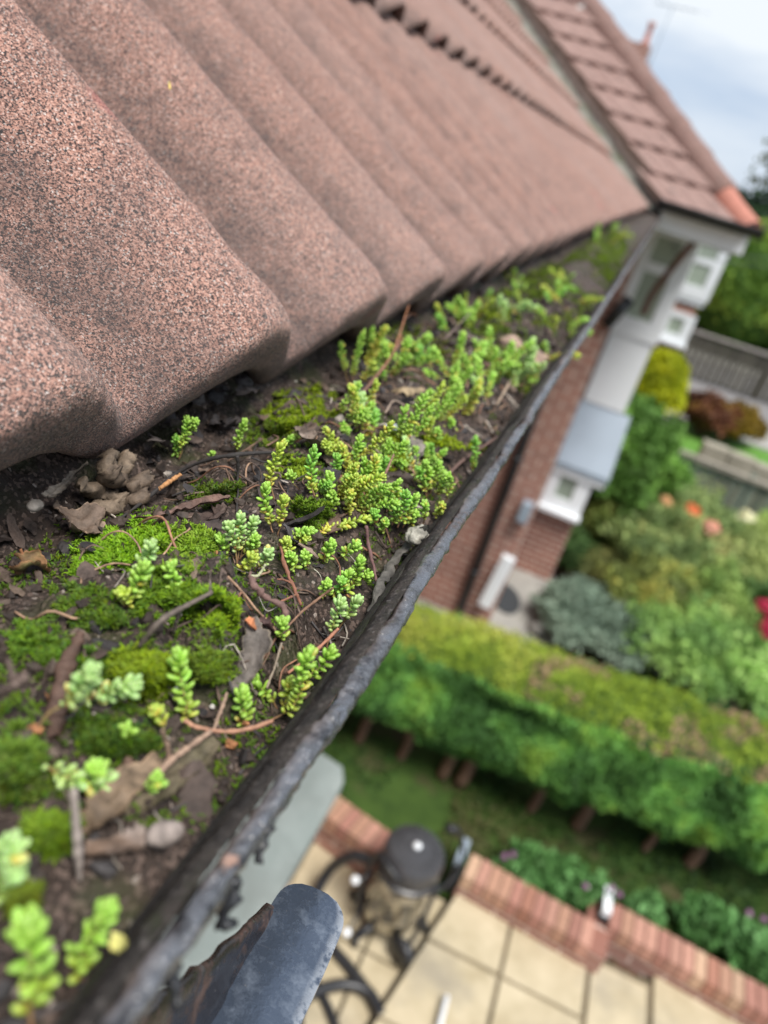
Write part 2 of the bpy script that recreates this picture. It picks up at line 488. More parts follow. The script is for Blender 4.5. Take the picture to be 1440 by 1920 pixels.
def tile_mesh(yc, ny, rough=0.0, seed=0, solid=False):
    """one tile of two rolls; yc is the y of its first crest; vertices are relative to base"""
    y = np.linspace(-PIT / 2 - .002, PIT * 1.5 + .002, ny)
    u = (y / PIT) % 1.0
    h = np.where(u < FALL, .5 + .5 * np.cos(math.pi * u / FALL), .5 - .5 * np.cos(math.pi * np.clip((u - FALL) / (1 - FALL), 0, 1)))
    h = AMP * h ** .68 - AMP
    thick = 1.0 + .35 * (1 + h / AMP) if solid else .42 + .75 * (-h / AMP)            # thicker in the pan, hollow under the roll
    P = np.zeros((len(SECT), ny, 3))
    for i, (s, d) in enumerate(SECT):
        P[i] = SV * s + np.outer(h - d * (thick if s < .2 and d > .01 else 1), NV) + np.outer(y, [0, 1, 0])
    if rough:
        q = P.reshape(-1, 3) + np.array([0, yc, 0])
        w = np.array([1.0 if s < .06 else .5 for s, d in SECT]).repeat(ny)
        n1 = fbm(q * 55, 3, seed) * rough + fbm(q * 260, 3, seed + 5) * rough * .5
        P = (P.reshape(-1, 3) + np.outer(n1 * w, NV * .8 + np.array([.5, 0, 0]))).reshape(P.shape)
    # grime of the pans, with their shade painted in too, kept in the tint
    dirt_shade = np.clip((-h / AMP - .15) / .55, 0, 1) * np.where(u < .80, 1.0, .8)
    Dm = np.tile(dirt_shade, (len(SECT), 1)); Dm[14:] = np.maximum(Dm[14:], .8); Dm[12:14] = np.maximum(Dm[12:14], .45)   # algae and painted shade on the wet butt ends
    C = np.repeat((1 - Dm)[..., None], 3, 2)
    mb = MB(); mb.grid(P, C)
    return mb


roof_mb = MB()
uy = np.linspace(-1.0, 7.0, 3)
# underlay sheet below the tiles
rp_ = []
for s in (.0, 2.0, 4.2):
    rp_.append([np.array([EX, 0, EZ]) + RV * s - NV * .075 + np.array([-.03, yy + (max(0, s - .1) * math.cos(PH) * VD if k else 0), 0]) for k, yy in enumerate((-1.2, 6.6))])
roof_mb.grid(np.array(rp_))
roof = roof_mb.build('roof', MT['joint'], house)

valley_n = np.array([VD, 1.0, 0]); valley_n /= np.linalg.norm(valley_n)
vo = np.array([EX, 6.7, 0])
cand = []
for k in range(9):
    for j in range(-3, 34):
        o = np.array([EX, Y0 + j * 2 * PIT + (PIT if k % 2 else 0) * 0, EZ]) + RV * (k * GAUGE)
        dlo = np.dot(o + np.array([0, -.075, 0]) - vo, valley_n); dhi = np.dot(o + SV * 0 + np.array([0, .225, 0]) - vo, valley_n)
        if dlo > -.17: continue
        cand.append((np.linalg.norm(o - EYE), k, j, o, dhi))
cand.sort(key=lambda c: c[0])
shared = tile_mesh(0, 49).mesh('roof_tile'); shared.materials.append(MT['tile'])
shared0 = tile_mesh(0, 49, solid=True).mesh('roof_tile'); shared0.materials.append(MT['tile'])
rest = MB()
for n, (dist, k, j, o, dhi) in enumerate(cand):
    rng = random.Random(k * 100 + j)
    jit = 0 * NV if dist < 1.2 else NV * rng.uniform(-.0012, .0012) + SV * rng.uniform(-.002, .002)
    lim = dhi + .6 * abs(np.dot(SV, valley_n)) * 0
    if n < 100:
        if dist < 1.1 and k == 0:
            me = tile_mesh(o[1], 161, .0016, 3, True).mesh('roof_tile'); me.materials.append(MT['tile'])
        else: me = shared if k else shared0
        need = np.dot(o + SV * 0 + np.array([0, .225, 0]) - vo, valley_n) > -.17
        if need:
            bm = bmesh.new(); bm.from_mesh(me)
            bmesh.ops.bisect_plane(bm, geom=bm.verts[:] + bm.edges[:] + bm.faces[:], plane_co=Vector(vo - o - valley_n * .17), plane_no=Vector(valley_n), clear_outer=True)
            me = me.copy(); bm.to_mesh(me); bm.free()
        t = D.objects.new('roof_tile', me); COL.objects.link(t); t.parent = roof
        t.location = o + jit; t.rotation_euler = (0, 0, 0 if dist < 1.2 else rng.uniform(-.003, .003))
    else:
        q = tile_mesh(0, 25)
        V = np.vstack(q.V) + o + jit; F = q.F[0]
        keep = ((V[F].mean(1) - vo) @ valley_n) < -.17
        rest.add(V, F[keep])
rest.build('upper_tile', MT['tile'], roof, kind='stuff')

# valley of mossy lead and mortar, then the wing's hipped roof
va = np.array([EX, 6.7, H - .10]); vdir = np.array([-1, VD, RT])
mb = MB(); P = []
for t in np.linspace(-.06, 4.2, 60):
    c = va + vdir * t; row = []
    for w in np.linspace(-.166, .10, 9):
        p = c + valley_n * w + np.array([0, 0, abs(w) * .14 + .004])
        row.append(p)
    P.append(row)
P = np.array(P); P[:, :, 2] += fbm(P.reshape(-1, 3) * 14, 3, 4).reshape(P.shape[:2]) * .012
mb.grid(P); mb.build('valley', MT['lead'], house)

WE = np.array([0, 6.6, H - .085]); HX = .61
wing_roof = MB(); course = .30
nv = np.array([0, -TW, 1.0]) / math.hypot(1, TW); su = np.array([0, 1, TW]) / math.hypot(1, TW)
for k in range(15):
    s0 = k * course; yk = 6.6 + s0 * su[1]; zk = WE[2] + s0 * su[2]
    t = s0 * su[1]
    xl = EX - t * TW / RT + .16; xr = HX - t - .02
    if k == 0: xl = -.07
    n = max(8, int((xr - xl) / .018)); xs = np.linspace(xl, xr, n)
    h = .020 * np.abs(np.sin(math.pi * xs / .165)) ** .7
    rows = []
    for s, d in ((course + .03, .036), (.02, 0), (.004, .003), (0, .012), (.002, .034), (.05, .04)):
        xx = xs - (s * su[1]) * np.linspace(TW / RT, 1, n)
        rows.append(np.stack([xx, yk + s * su[1] + nv[1] * (.045 + h - d), zk + s * su[2] + nv[2] * (.045 + h - d)], 1))
    wing_roof.grid(np.array(rows))
wr = wing_roof.build('wing_roof', MT['far_tile'], house, smooth=True); flat(wr, 40)
# the slope round the corner and the back of the wing roof
mb = MB(); T = 4.5
c0 = np.array([HX, 6.6, WE[2] + .03])
pk = c0 + np.array([-T, T, TW * T])
mb.add([c0, pk, pk + [0, 6, 0], [HX, 6.6 + T + 6, c0[2]]], np.array([[0, 3, 2, 1]]))
mb.build('front_slope', MT['far_tile'], house)
# mortar band of cut tiles beside the valley
mb = MB(); P = []
for t in np.linspace(0.0, 4.2, 50):
    c = va + vdir * t
    P.append([c + valley_n * w + np.array([0, 0, z]) for w, z in ((.05, .0), (.065, .06), (.085, .115), (.105, .15), (.125, .165), (.14, .14))])
P = np.array(P); P += (fbm(P.reshape(-1, 3) * 9, 3, 9).reshape(P.shape[:2]) * .012)[..., None]
mb.grid(P); mb.build('valley_edge', m_farroof('pale_mortar', (.36, .25, .20), (.50, .38, .32)), house)
# hip ridge tiles, the last one orange
hd = np.array([-1, 1, TW]); hl = np.linalg.norm(hd); hd = hd / hl
up_ = np.array([0, 0, 1.0]); sd_ = np.cross(hd, up_); sd_ /= np.linalg.norm(sd_); hu = np.cross(sd_, hd)
mb = MB()
mb.obox(c0 + hd * .1 - hu * .02, c0 + hd * 6, .16, hu, .06); hip = mb.build('hip', MT['mortar'], house)
for k in range(15):
    a = c0 + hd * (.0 + k * .40) - hu * .035; P = []
    for s in (0, .02, .2, .40, .43):
        rr = (.118 if s < .03 else .108) * (.85 if k == 0 else 1)
        if s == 0: rr = .10
        P.append([a + hd * s + sd_ * (rr * math.cos(u)) + hu * (rr * 1.05 * math.sin(u)) for u in np.linspace(-.15, math.pi + .15, 14)])
    m = MB(); m.grid(np.array(P))
    e = P[0]; m.add(np.vstack([e, [np.mean(e, 0)]]), np.array([[i, i + 1, 14] for i in range(13)]))
    m.build('hip_tile', MT['orange_tile'] if k == 0 else MT['hip_brown'], hip)
# walls of the house
mb = MB()
mb.box((-3.6, -2, 0), (-.9, 7.2, H - .28)); mb.build('main_wall', MT['brick_y'], house, smooth=False)
mb = MB(); mb.box((-3.4, 7.0, 0), (-.10, 13, H - .26)); mb.build('wing_wall', [MT['brick_x']], house, smooth=False)
mb = MB(); mb.box((-.9, -1.5, H - .30), (-.205, 6.9, H - .275)); mb.box((-.235, -1.5, H - .272), (-.207, 6.75, H - .205)); mb.build('soffit', MT['soffit'], house, smooth=False)
# the wing's eaves: white board, soffit and black gutter
mb = MB(); mb.box((-.14, 6.69, H - .245), (.62, 6.72, H - .115)); mb.box((.60, 6.722, H - .245), (.63, 13, H - .115)); mb.build('fascia', MT['white'], house, smooth=False)
mb = MB(); mb.box((-.14, 6.722, H - .262), (.598, 12.9, H - .247)); mb.build('wing_soffit', MT['soffit'], house, smooth=False)
mb = MB(); prof = [(.066 * math.cos(a), .066 * math.sin(a)) for a in np.linspace(math.pi, 2 * math.pi, 13)]
P = np.array([[(x, 6.52 + u, H - .045 + v) for u, v in prof] for x in (-.10, .68)]); mb.grid(P)
P2 = np.array([[(x, 6.52 + u * .9, H - .046 + v * .9) for u, v in prof] for x in (-.10, .68)]); mb.grid(P2)
mb.tube([(-.10, 6.454, H - .043), (.68, 6.454, H - .043)], .011); mb.tube([(-.10, 6.586, H - .043), (.68, 6.586, H - .043)], .008)
mb.lathe([(0, 0), (.066, 0), (.066, .008), (0, .008)], (.68, 6.52, H - .049), 20, axis=(1, 0, 0))
mb.build('wing_gutter', MT['black'], house)
# black downpipe on the wing wall and the brown swan neck from the wing gutter
mb = MB(); mb.tube([(-.42, 6.94, 4.1), (-.42, 6.94, .05)], .042, 12)
for z in (3.4, 1.9, .6): mb.lathe([(.042, -.03), (.054, -.03), (.054, .03), (.042, .03)], (-.42, 6.94, z), 14)
mb.build('downpipe', MT['black'], house)
sw = [at(1318, 438, y=6.75), at(1300, 455, y=6.78), at(1262, 500, y=6.86), at(1225, 548, y=6.93), at(1205, 590, y=6.95)]
mb = MB(); mb.tube(spline(sw, 16), .028, 10); mb.build('swan_neck_pipe', MT['brownpipe'], house)
mb = MB(); a = at(1182, 560, y=6.96); b = at(1135, 610, y=6.96); mb.obox(a, b, .10, (0, 1, 0), .06); mb.build('rainwater_head', MT['black'], house)
mb = MB(); a = at(985, 960, y=6.93); mb.box(a - [.05, .05, .10], a + [.05, .06, .10]); mb.build('wall_lamp', MT['slate'], house, smooth=False)


def bay(name, x0, x1, y, zt, zs, zp, zc, zw, depth_, parent, canopy=True):
    """two storey bay seen from its side: window, white panel, sloping canopy, lower window, brick base"""
    e = D.objects.new(name, None); COL.objects.link(e); e.parent = parent
    w = x1 - x0; fr = .11
    m = MB()
    m.box((x0, y + .02, zs + .002), (x1 - .02, y + depth_, zt)); m.box((x0, y - .03, zs), (x1, y - .002, zs + .2)); m.box((x0, y - .03, zt - .1), (x1, y - .002, zt + .0))
    m.box((x0, y - .03, zs + .202), (x0 + .10, y - .002, zt - .102)); m.box((x1 - .15, y - .03, zs + .202), (x1, y - .002, zt - .102))
    m.box((x0 + .102, y - .028, zt - .46), (x1 - .152, y - .004, zt - .36))
    m.build('upper_frame', MT['white'], e, smooth=False)
    m = MB(); m.box((x0 + .10, y - .008, zs + .2), (x1 - .15, y + .018, zt - .1)); m.build('upper_pane', MT['glass'], e, smooth=False)
    m = MB(); m.box((x0 + .02, y - .012, zp + .01), (x1 - .03, y + depth_ * .98, zs - .004)); m.build('white_panel', MT['white'], e, smooth=False)
    if canopy:
        m = MB(); a0, a1 = y + .0, y - .38
        V = [(x0, a0, zp), (x1 + .06, a0, zp), (x1 + .10, a1, zc), (x0, a1, zc), (x0, a0, zp - .06), (x1 + .06, a0, zp - .06), (x1 + .10, a1, zc - .06), (x0, a1, zc - .06)]
        m.add(V, np.array([[3, 2, 1, 0], [4, 5, 6, 7], [0, 1, 5, 4], [1, 2, 6, 5], [2, 3, 7, 6], [3, 0, 4, 7]])); m.build('canopy', MT['slate'], e, smooth=False)
        m = MB(); m.box((x0, a1 + .02, zc - .14), (x1 + .08, a1 + .05, zc - .062)); m.build('canopy_fascia', MT['white'], e, smooth=False)
        yl = y - .30
    else: yl = y
    m = MB(); m.box((x0, yl - .03, zw), (x1 - .04, yl + .0, zw + .14)); m.box((x0, yl - .03, zc - .16), (x1 - .04, yl, zc - .063)); m.box((x0, yl - .03, zw + .142), (x0 + .12, yl, zc - .162)); m.box((x1 - .2, yl - .03, zw + .142), (x1 - .04, yl, zc - .162))
    m.box((x0 - .002, yl - .10, zw - .05), (x1 - .02, yl + .02, zw - .002))
    m.build('lower_frame', MT['white'], e, smooth=False)
    m = MB(); m.box((x0 + .12, yl - .01, zw + .14), (x1 - .2, yl + .02, zc - .16)); m.build('lower_pane', MT['glass'], e, smooth=False)
    m = MB(); m.box((x0, yl + .021, 0), (x1 - .06, y + depth_ - .05, zw - .052)); m.box((x0 + .01, yl + .03, zw - .05), (x1 - .1, y - .001, zc - .07)); m.box((x0 + .01, y + .0, zw - .05), (x1 - .1, y + depth_ - .06, zp - .07)); m.build('bay_wall', MT['brick_x'], e, smooth=False)
    return e


bay('bay_window', -.098, .42, 8.8, H - .27, 2.99, 2.17, 1.52, .95, 2.4, house)
# the next house along the street with its own white bay
h2 = thing('brick_house', 'next house along the street, brick edge with narrow white bay window', 'house')
mb = MB(); mb.box((-4, 14.3, 0), (.58, 22, 4.4)); mb.build('wall', MT['brick_x'], h2, smooth=False)
mb = MB(); mb.add([(-4.3, 14.0, 4.35), (.9, 14.0, 4.35), (.9, 22.3, 4.35), (-4.3, 22.3, 4.35), (-1.7, 16.5, 6.2), (-1.7, 20, 6.2)], [np.array([[1, 2, 5, 4], [3, 0, 4, 5]]), np.array([[0, 1, 4], [2, 3, 5]])])
mb.build('roof', MT['far_tile'], h2, smooth=False)
bay('bay_window', .585, 1.14, 14.05, 4.05, 3.05, 2.95, 2.85, 2.3, 2.2, h2, canopy=False)

# lean-to below the gutter with a flat felt roof
lt = thing('lean_to', 'lean-to with flat grey felt roof against the house below the gutter', 'porch')
mb = MB(); pts = [(-.895, -1.6), (-.335, -1.6), (-.335, 2.30), (-.37, 2.37), (-.895, 2.46)]
mb.poly(pts, 1.94, 2.0); mb.build('felt_roof', MT['felt'], lt, smooth=False)
mb = MB(); mb.poly([(-.894, -1.5), (-.42, -1.5), (-.42, 2.30), (-.894, 2.34)], 0, 1.936); mb.build('wall', MT['brick_y'], lt, smooth=False)

# ================================================================== the gutter
LX, LZ = -.0354, H - .145                  # rim of the gutter


def ysteps(a, b, k=.006, m=.001):
    y = [a]
    while y[-1] < b: y.append(y[-1] + max(m, k * abs(y[-1])))
    return np.array(y)


def rim_off(y):
    """slow wander of the old rim in x and z"""
    y = np.asarray(y, float)
    q = np.stack([y * 0 + 3.3, y * 5.0, y * 0], 1)
    w = np.clip(1.0 - y / 3, .25, 1)
    j = 1 / (1 + np.exp(-(y - .475) / .004))          # a joint between two lengths
    return fbm(q, 2, 31) * .0022 * w + j * .0016, fbm(q + 9, 2, 32) * .0018 * w - j * .001


gutter = thing('gutter', 'old black painted iron gutter along the eaves, choked with soil and plants', 'gutter')
ys = ysteps(-.08, 6.68)
ox, oz = rim_off(ys)
mb = MB(); ang = np.linspace(0, 2 * math.pi, 25)[:-1]
ca, sa = np.cos(ang), np.sin(ang)
sq = lambda v, p: np.sign(v) * np.abs(v) ** p
px_ = sq(ca, .7) * .0028; pz_ = sq(sa, .75) * .0025
P = np.zeros((len(ys), 25, 3))
for i in range(24):
    P[:, i, 0] = LX + .0012 + ox + px_[i]; P[:, i, 1] = ys; P[:, i, 2] = LZ - .004 + oz + pz_[i]
P[:, 24] = P[:, 0]
q = P.reshape(-1, 3)
an = np.array([1, .32, 1]); ch = fbm(q * 170 * an, 4, 47); nn = fbm(q * 90 * an, 4, 41) * .0006 + np.clip((ch - .2) * 6, 0, 1) * .0006 - np.clip((-ch - .3) * 9, 0, 1) * .0008 + fbm(q * 420, 2, 42) * .00035 + np.maximum(fbm(q * 40 * an, 3, 44), .1) * .0008
cx = np.stack([np.repeat(LX + .0012 + ox, 25), np.repeat(ys, 25), np.repeat(LZ - .004 + oz, 25)], 1)
dv = q - cx; dv /= np.linalg.norm(dv, axis=1)[:, None]
P = (q + dv * nn[:, None]).reshape(P.shape)
inn = np.clip(.5 - .9 * px_, -9, 9); inn = np.clip((-ca) * .8 + .25, 0, 1); inn = np.append(inn, inn[0])
mb.grid(P, np.repeat(np.tile(inn, (len(ys), 1))[..., None], 3, 2)); mb.build('rim', MT['rim'], gutter)
mb = MB(); lipp = [(-.0010, -.0012), (-.0034, -.0026), (-.0058, -.0050), (-.0082, -.0092), (-.0108, -.0140), (-.0130, -.0205), (-.0145, -.030)]
P = np.array([[(LX + o + a, y, LZ + z_ + b) for a, b in lipp] for y, o, z_ in zip(ys, ox, oz)])
q = P.reshape(-1, 3); k_ = np.tile(np.array([0, .15, .5, .9, 1, 1, 1]), len(ys))
P = (q + ((fbm(q * 95, 4, 45) * .0016 + np.maximum(fbm(q * 210, 2, 46), .1) * .0012) * k_)[:, None] * np.array([.5, 0, .85])).reshape(P.shape)
mb.grid(P[:, ::-1], np.repeat(np.tile(np.linspace(1, .55, len(lipp)), (len(ys), 1))[..., None], 3, 2)); mb.build('inner_lip', MT['grime'], gutter)
mb = MB(); ys2 = ysteps(-.08, 6.69, .02, .004); ox2, oz2 = rim_off(ys2)
pr = [(-.0415, -.1475), (-.0435, -.156), (-.047, -.170), (-.053, -.188), (-.063, -.205), (-.085, -.216), (-.110, -.216), (-.165, -.206), (-.190, -.188), (-.199, -.182), (-.200, -.174),
      (-.204, -.174), (-.203, -.180), (-.194, -.192), (-.167, -.210), (-.110, -.2205), (-.085, -.2205), (-.063, -.209), (-.050, -.191), (-.0435, -.170), (-.0405, -.152)]
P = np.array([[(x + o, y, H + z + p) for x, z in pr] for y, o, p in zip(ys2, ox2, oz2)])
P += (fbm(P.reshape(-1, 3) * 90, 3, 5).reshape(P.shape[:2]) * .0007)[..., None]
mb.grid(P); mb.build('trough', MT['gutter'], gutter)
# black drips hanging from the rim
for (px, py, L, w) in ((440, 1612, .0085, .0030), (352, 1690, .005, .0022), (500, 1512, .003, .0022)):
    b = at(px, py, x=LX + .003); m = MB(); n = 9
    b[2] = LZ - .006
    pts = [b + np.array([.0005 * k, -.0006 * k, -L * k / (n - 1)]) for k in range(n)]
    rr = [w * (.75 + .3 * math.sin(k * 1.9)) * (1 - .5 * (k / n)) for k in range(n)]
    m.tube(pts, rr, 10)
    m.V[0] += (fbm(m.V[0] * 300, 2, int(px)) * w * .5)[:, None]; m.build('paint_drip', MT['black'], gutter)
m = MB(); m.lathe([(0, 0), (.055, 0), (.055, .004), (0, .004)], (-.098, 6.69, H - .155), 20, axis=(0, 1, 0)); m.build('end_cap', MT['gutter'], gutter)

# rusty bracket under the gutter: a web plate rising to the gutter and a flange with a rounded end
br = thing('gutter_bracket', 'black iron strap with rounded end and rusty web below the gutter rim', 'bracket')
tip = at(545, 1640, z=H - .26); a0 = at(395, 1905, z=H - .26)
dr = a0 - tip; dr[2] = 0; dr /= np.linalg.norm(dr); sdv = np.array([dr[1], -dr[0], 0])
if sdv[0] < 0: sdv = -sdv
wd = .0275
ctr = tip + dr * .0135 + sdv * (wd / 2 - .001)
na, nl2 = 60, 15; P = np.zeros((na, nl2, 3)); Q = np.zeros((na, nl2, 3))
for a_ in range(na):
    s_ = -.0135 + (.0135 + .19) * (a_ / (na - 1)) ** 1.35
    hw = wd / 2 * ((max(0.0, 1 - (abs(min(0, s_)) / .0136) ** 3.4)) ** (1 / 2.6) if s_ < 0 else 1) * (1 + .02 * math.sin(s_ * 90))
    for b_ in range(nl2):
        v = -1 + 2 * b_ / (nl2 - 1); ang = .55 * v * hw / (wd / 2)
        P[a_, b_] = ctr + dr * s_ + sdv * (v * hw) + np.array([0, 0, -.0026 * (v * hw / (wd / 2)) ** 2 * (1 if v > 0 else .5)])
P += (fbm(P.reshape(-1, 3) * 70, 3, 91).reshape(P.shape[:2]) * .0006)[..., None] * np.array([0, 0, 1])
Q = P - np.array([0, 0, .0032])
edge = np.clip((np.linspace(-1, 1, nl2) - .72) / .2, 0, 1)
m = MB(); m.grid(P, np.repeat(np.tile(1 - edge, (na, 1))[..., None], 3, 2)); m.grid(Q[:, ::-1])
rimi = [(a_, 0) for a_ in range(na)][::-1] + [(0, b_) for b_ in range(nl2)] + [(a_, nl2 - 1) for a_ in range(na)]
m.grid(np.array([[P[c_] for c_ in rimi], [Q[c_] for c_ in rimi]]), (.2, .2, .2))
m.build('strap', MT['strap'], br)
# ragged web along the strap's house side
n = 60; P0 = []; P1 = []
for i in range(n):
    t = i / (n - 1); s = .004 + t * .18
    b = ctr - sdv * (wd / 2 - .0008) + dr * s
    hgt = .004 + .112 * min(1, t * 1.12) ** 1.02
    rag = float(fbm(np.array([[t * 26, 1.3, 2.2]]), 3, 77)[0]) * .0032 * min(1, t * 6)
    P0.append(b + [0, 0, -.001]); P1.append(b + np.array([-.016 * t, 0, hgt + rag]))
rows = []
for u, off in ((0, .0014), (.2, .0014), (.4, .002), (.6, .0012), (.8, .0018), (.97, .0014), (1.0, 0), (.97, -.0014), (.5, -.0014), (0, -.0014)):
    rows.append(np.array(P0) * (1 - u) + np.array(P1) * u + sdv * off)
P = np.array(rows); P += (fbm(P.reshape(-1, 3) * 140, 3, 6).reshape(P.shape[:2]) * .0009)[..., None] * sdv
m = MB(); m.grid(P); m.build('web', MT['rust'], br)

# ================================================================== the soil bed and what lies in it
CUSH = [  # moss cushions: px, py, rx, ry, tilt, height(mm), shoot size(mm), colour, spacing, label
    (232, 1030, 88, 40, -.30, 5, 1.7, (.20, .36, .02), .70, 'bright green moss cushion right of the curled orange leaf'),
    (345, 1025, 55, 40, .2, 4, 1.7, (.21, .33, .03), .85, 'feathery green moss cushion around the pale sedum pair'),
    (165, 1145, 75, 42, .1, 3, 1.5, (.10, .17, .02), 1.25, 'thin dark moss patch below the bright cushion'),
    (62, 1208, 48, 30, .35, 4, 1.6, (.11, .20, .02), .85, 'dark green moss tuft at the left edge beside the brown bark stick'),
    (150, 1255, 50, 32, .5, 3, 1.6, (.10, .19, .02), .9, 'dark moss patch just above the brown bark stick'),
    (330, 1120, 85, 45, .1, 4, 1.6, (.14, .24, .02), 1.0, 'moss patch below the single sedum rosette'),
    (405, 1150, 42, 36, .1, 5, 1.7, (.19, .30, .015), .85, 'yellow green moss behind the split grey leaf'),
    (262, 1270, 52, 40, .1, 6, 1.7, (.20, .28, .015), .85, 'yellow green moss cushion behind the tallest green sedum'),
    (395, 1245, 48, 44, .1, 5, 1.6, (.13, .20, .02), 1.1, 'dark moss cushion left of the split grey leaf'),
    (210, 1385, 70, 45, .1, 3, 1.6, (.07, .13, .015), 1.1, 'dark moss patch in the middle of the near soil'),
    (95, 1565, 40, 32, .1, 5, 1.8, (.16, .26, .02), .8, 'moss tuft left of the upright pale needle'),
    (45, 1690, 26, 36, .1, 5, 1.8, (.15, .20, .02), .9, 'blurred moss tuft low at the left edge'),
    (35, 1420, 45, 52, .1, 5, 1.8, (.13, .22, .03), .9, 'moss tuft at the left edge behind the creeping sedum'),
    (70, 1485, 70, 30, .1, 3, 1.8, (.09, .14, .02), 1.1, 'dark moss patch under the creeping sedum'),
    (562, 772, 62, 36, -.25, 7, 1.7, (.19, .26, .012), .7, 'olive green moss cushion just below the second tile'),
    (505, 825, 60, 30, .1, 3, 1.6, (.10, .15, .015), 1.0, 'dark olive moss spreading left of the olive cushion'),
    (550, 880, 38, 18, .1, 6, 1.6, (.21, .30, .02), .75, 'small yellow green moss cushion behind the tall sedum'),
    (585, 965, 34, 24, .2, 4, 1.6, (.14, .23, .02), .85, 'small moss cushion amid the sedum'),
    (742, 852, 38, 28, .5, 7, 1.6, (.24, .31, .015), .7, 'yellow green moss wedge beside the grey leaf'),
    (850, 832, 48, 14, .15, 8, 1.7, (.22, .29, .012), .7, 'olive moss ledge right of the sedum clump near the rim'),
    (400, 925, 55, 24, -.2, 3, 1.5, (.09, .14, .015), 1.1, 'dark moss beneath the forked black twig'),
    (832, 655, 60, 24, .1, 7, 1.8, (.16, .20, .015), .85, 'blurred olive moss cushion among the far sedum'),
    (640, 1172, 22, 12, 0, 3, 1.5, (.20, .28, .03), .8, 'tiny moss tuft under the sedum nearest the rim'),
    (740, 640, 55, 26, -.3, 6, 1.8, (.16, .22, .02), .9, 'blurred moss cushion behind the reddish twig'),
    (935, 585, 30, 34, .6, 10, 2.4, (.28, .36, .03), .8, 'bright blurred moss tuft beside the fourth tile'),
    (1040, 600, 60, 30, -.4, 12, 2.6, (.17, .22, .02), .9, 'far olive moss cushion in the gutter before the bare clod'),
    (1150, 455, 42, 28, -.5, 18, 4.0, (.20, .30, .03), .5, 'farthest green moss cushion at the end of the gutter'),
]
CUSH = [(c[0], c[1], c[2] * 1.16, c[3] * 1.16, c[4], c[5] * 1.5, c[6] * 1.1, tuple(v * 1.15 for v in c[7]), c[8], c[9]) for c in CUSH]
_c = []
for c in CUSH:
    b = at(c[0], c[1], z=H - .157); dd = depth(b)
    e1 = at(c[0] + c[2] * math.cos(c[4]), c[1] + c[2] * math.sin(c[4]), z=H - .157) - b
    e2 = at(c[0] - c[3] * math.sin(c[4]), c[1] + c[3] * math.cos(c[4]), z=H - .157) - b
    _c.append((b[:2], np.linalg.inv(np.array([e1[:2], e2[:2]]).T), c[5] * .001))


def soil_z(x, y, cush=True):
    x = np.atleast_1d(np.asarray(x, float)); y = np.atleast_1d(np.asarray(y, float))
    q = np.stack([x, y, x * 0], 1)
    z = H - .1605 + .010 * np.exp(-((x + .10) / .036) ** 2) - .007 * np.clip((x + .062) / .02, 0, 1) ** 1.5 - .006 * np.clip((-.125 - x) / .03, 0, 1) + .022 * np.clip((-.165 - x) / .03, 0, 1)
    z = z + fbm(q * 22, 3, 51) * .0045 + fbm(q * 85, 3, 52) * .0022 + np.clip(fbm(q * 40, 2, 55), -1, -.2) * .004
    z = z - .010 * np.exp(-(((x + .054) / .012) ** 2 + ((y - .19) / .05) ** 2))
    if cush:
        for b, A, hh in _c:
            u = A @ (q[:, :2] - b).T; r2 = (u * u).sum(0)
            z = z + hh * np.clip(1 - r2, 0, 1) ** .6
    return z


ysb = ysteps(.0, 6.66, .0075, .0013); xs = np.concatenate([np.linspace(-.1985, -.17, 8), np.linspace(-.169, -.0405, 104)])
XX, YY = np.meshgrid(xs, ysb); Z = soil_z(XX.ravel(), YY.ravel()).reshape(XX.shape)
q = np.stack([XX, YY, Z], -1)
Z = Z + fbm(q.reshape(-1, 3) * 330, 2, 53).reshape(Z.shape) * .0007 * np.clip(1.2 - YY, .2, 1)
mb = MB(); mb.grid(np.stack([XX, YY, Z], -1)[:, ::-1]); mb.build('soil', MT['soil'], kind='structure')


def onsoil(px, py, lift=0.0):
    z = H - .156
    for _ in range(6):
        p = at(px, py, z=z + lift); z = float(soil_z(np.clip(p[0], -.195, -.041), p[1])[0])
    return at(px, py, z=z + lift)


# crumbs and grit
ico = bmesh.new(); bmesh.ops.create_icosphere(ico, subdivisions=1, radius=1)
IV = np.array([v.co[:] for v in ico.verts]); IF = np.array([[v.index for v in f.verts] for f in ico.faces]); ico.free()
ico = bmesh.new(); bmesh.ops.create_icosphere(ico, subdivisions=2, radius=1)
IV2 = np.array([v.co[:] for v in ico.verts]); IF2 = np.array([[v.index for v in f.verts] for f in ico.faces]); ico.free()
ico = bmesh.new(); bmesh.ops.create_icosphere(ico, subdivisions=4, radius=1)
IV4 = np.array([v.co[:] for v in ico.verts]); IF4 = np.array([[v.index for v in f.verts] for f in ico.faces]); ico.free()
n = 5200
cx = RNG.uniform(-.17, -.043, n); cy = .05 + RNG.random(n) ** 1.7 * 1.1
cz = soil_z(cx, cy); sz = (.0004 + RNG.random(n) ** 5 * .0024) * (1 + cy)
Vs = IV[None] * (1 + .5 * RNG.uniform(-1, 1, (n, len(IV), 1))) * sz[:, None, None] * RNG.uniform(.6, 1.3, (n, 1, 3)) + np.stack([cx, cy, cz + sz * .35], 1)[:, None]
pal = np.array([(.035, .024, .019), (.06, .043, .034), (.10, .072, .056), (.045, .04, .04), (.14, .085, .06), (.30, .26, .22)])
cc = pal[RNG.choice(6, n, p=[.40, .32, .12, .13, .025, .005])]
mb = MB(); mb.add(Vs.reshape(-1, 3), (IF[None] + (np.arange(n) * len(IV))[:, None, None]).reshape(-1, 3), np.repeat(cc, len(IV), 0))
mb.build('soil_crumbs', MT['litter'], smooth=False, kind='stuff', label='dark crumbs of soil and grit lying over the bed')
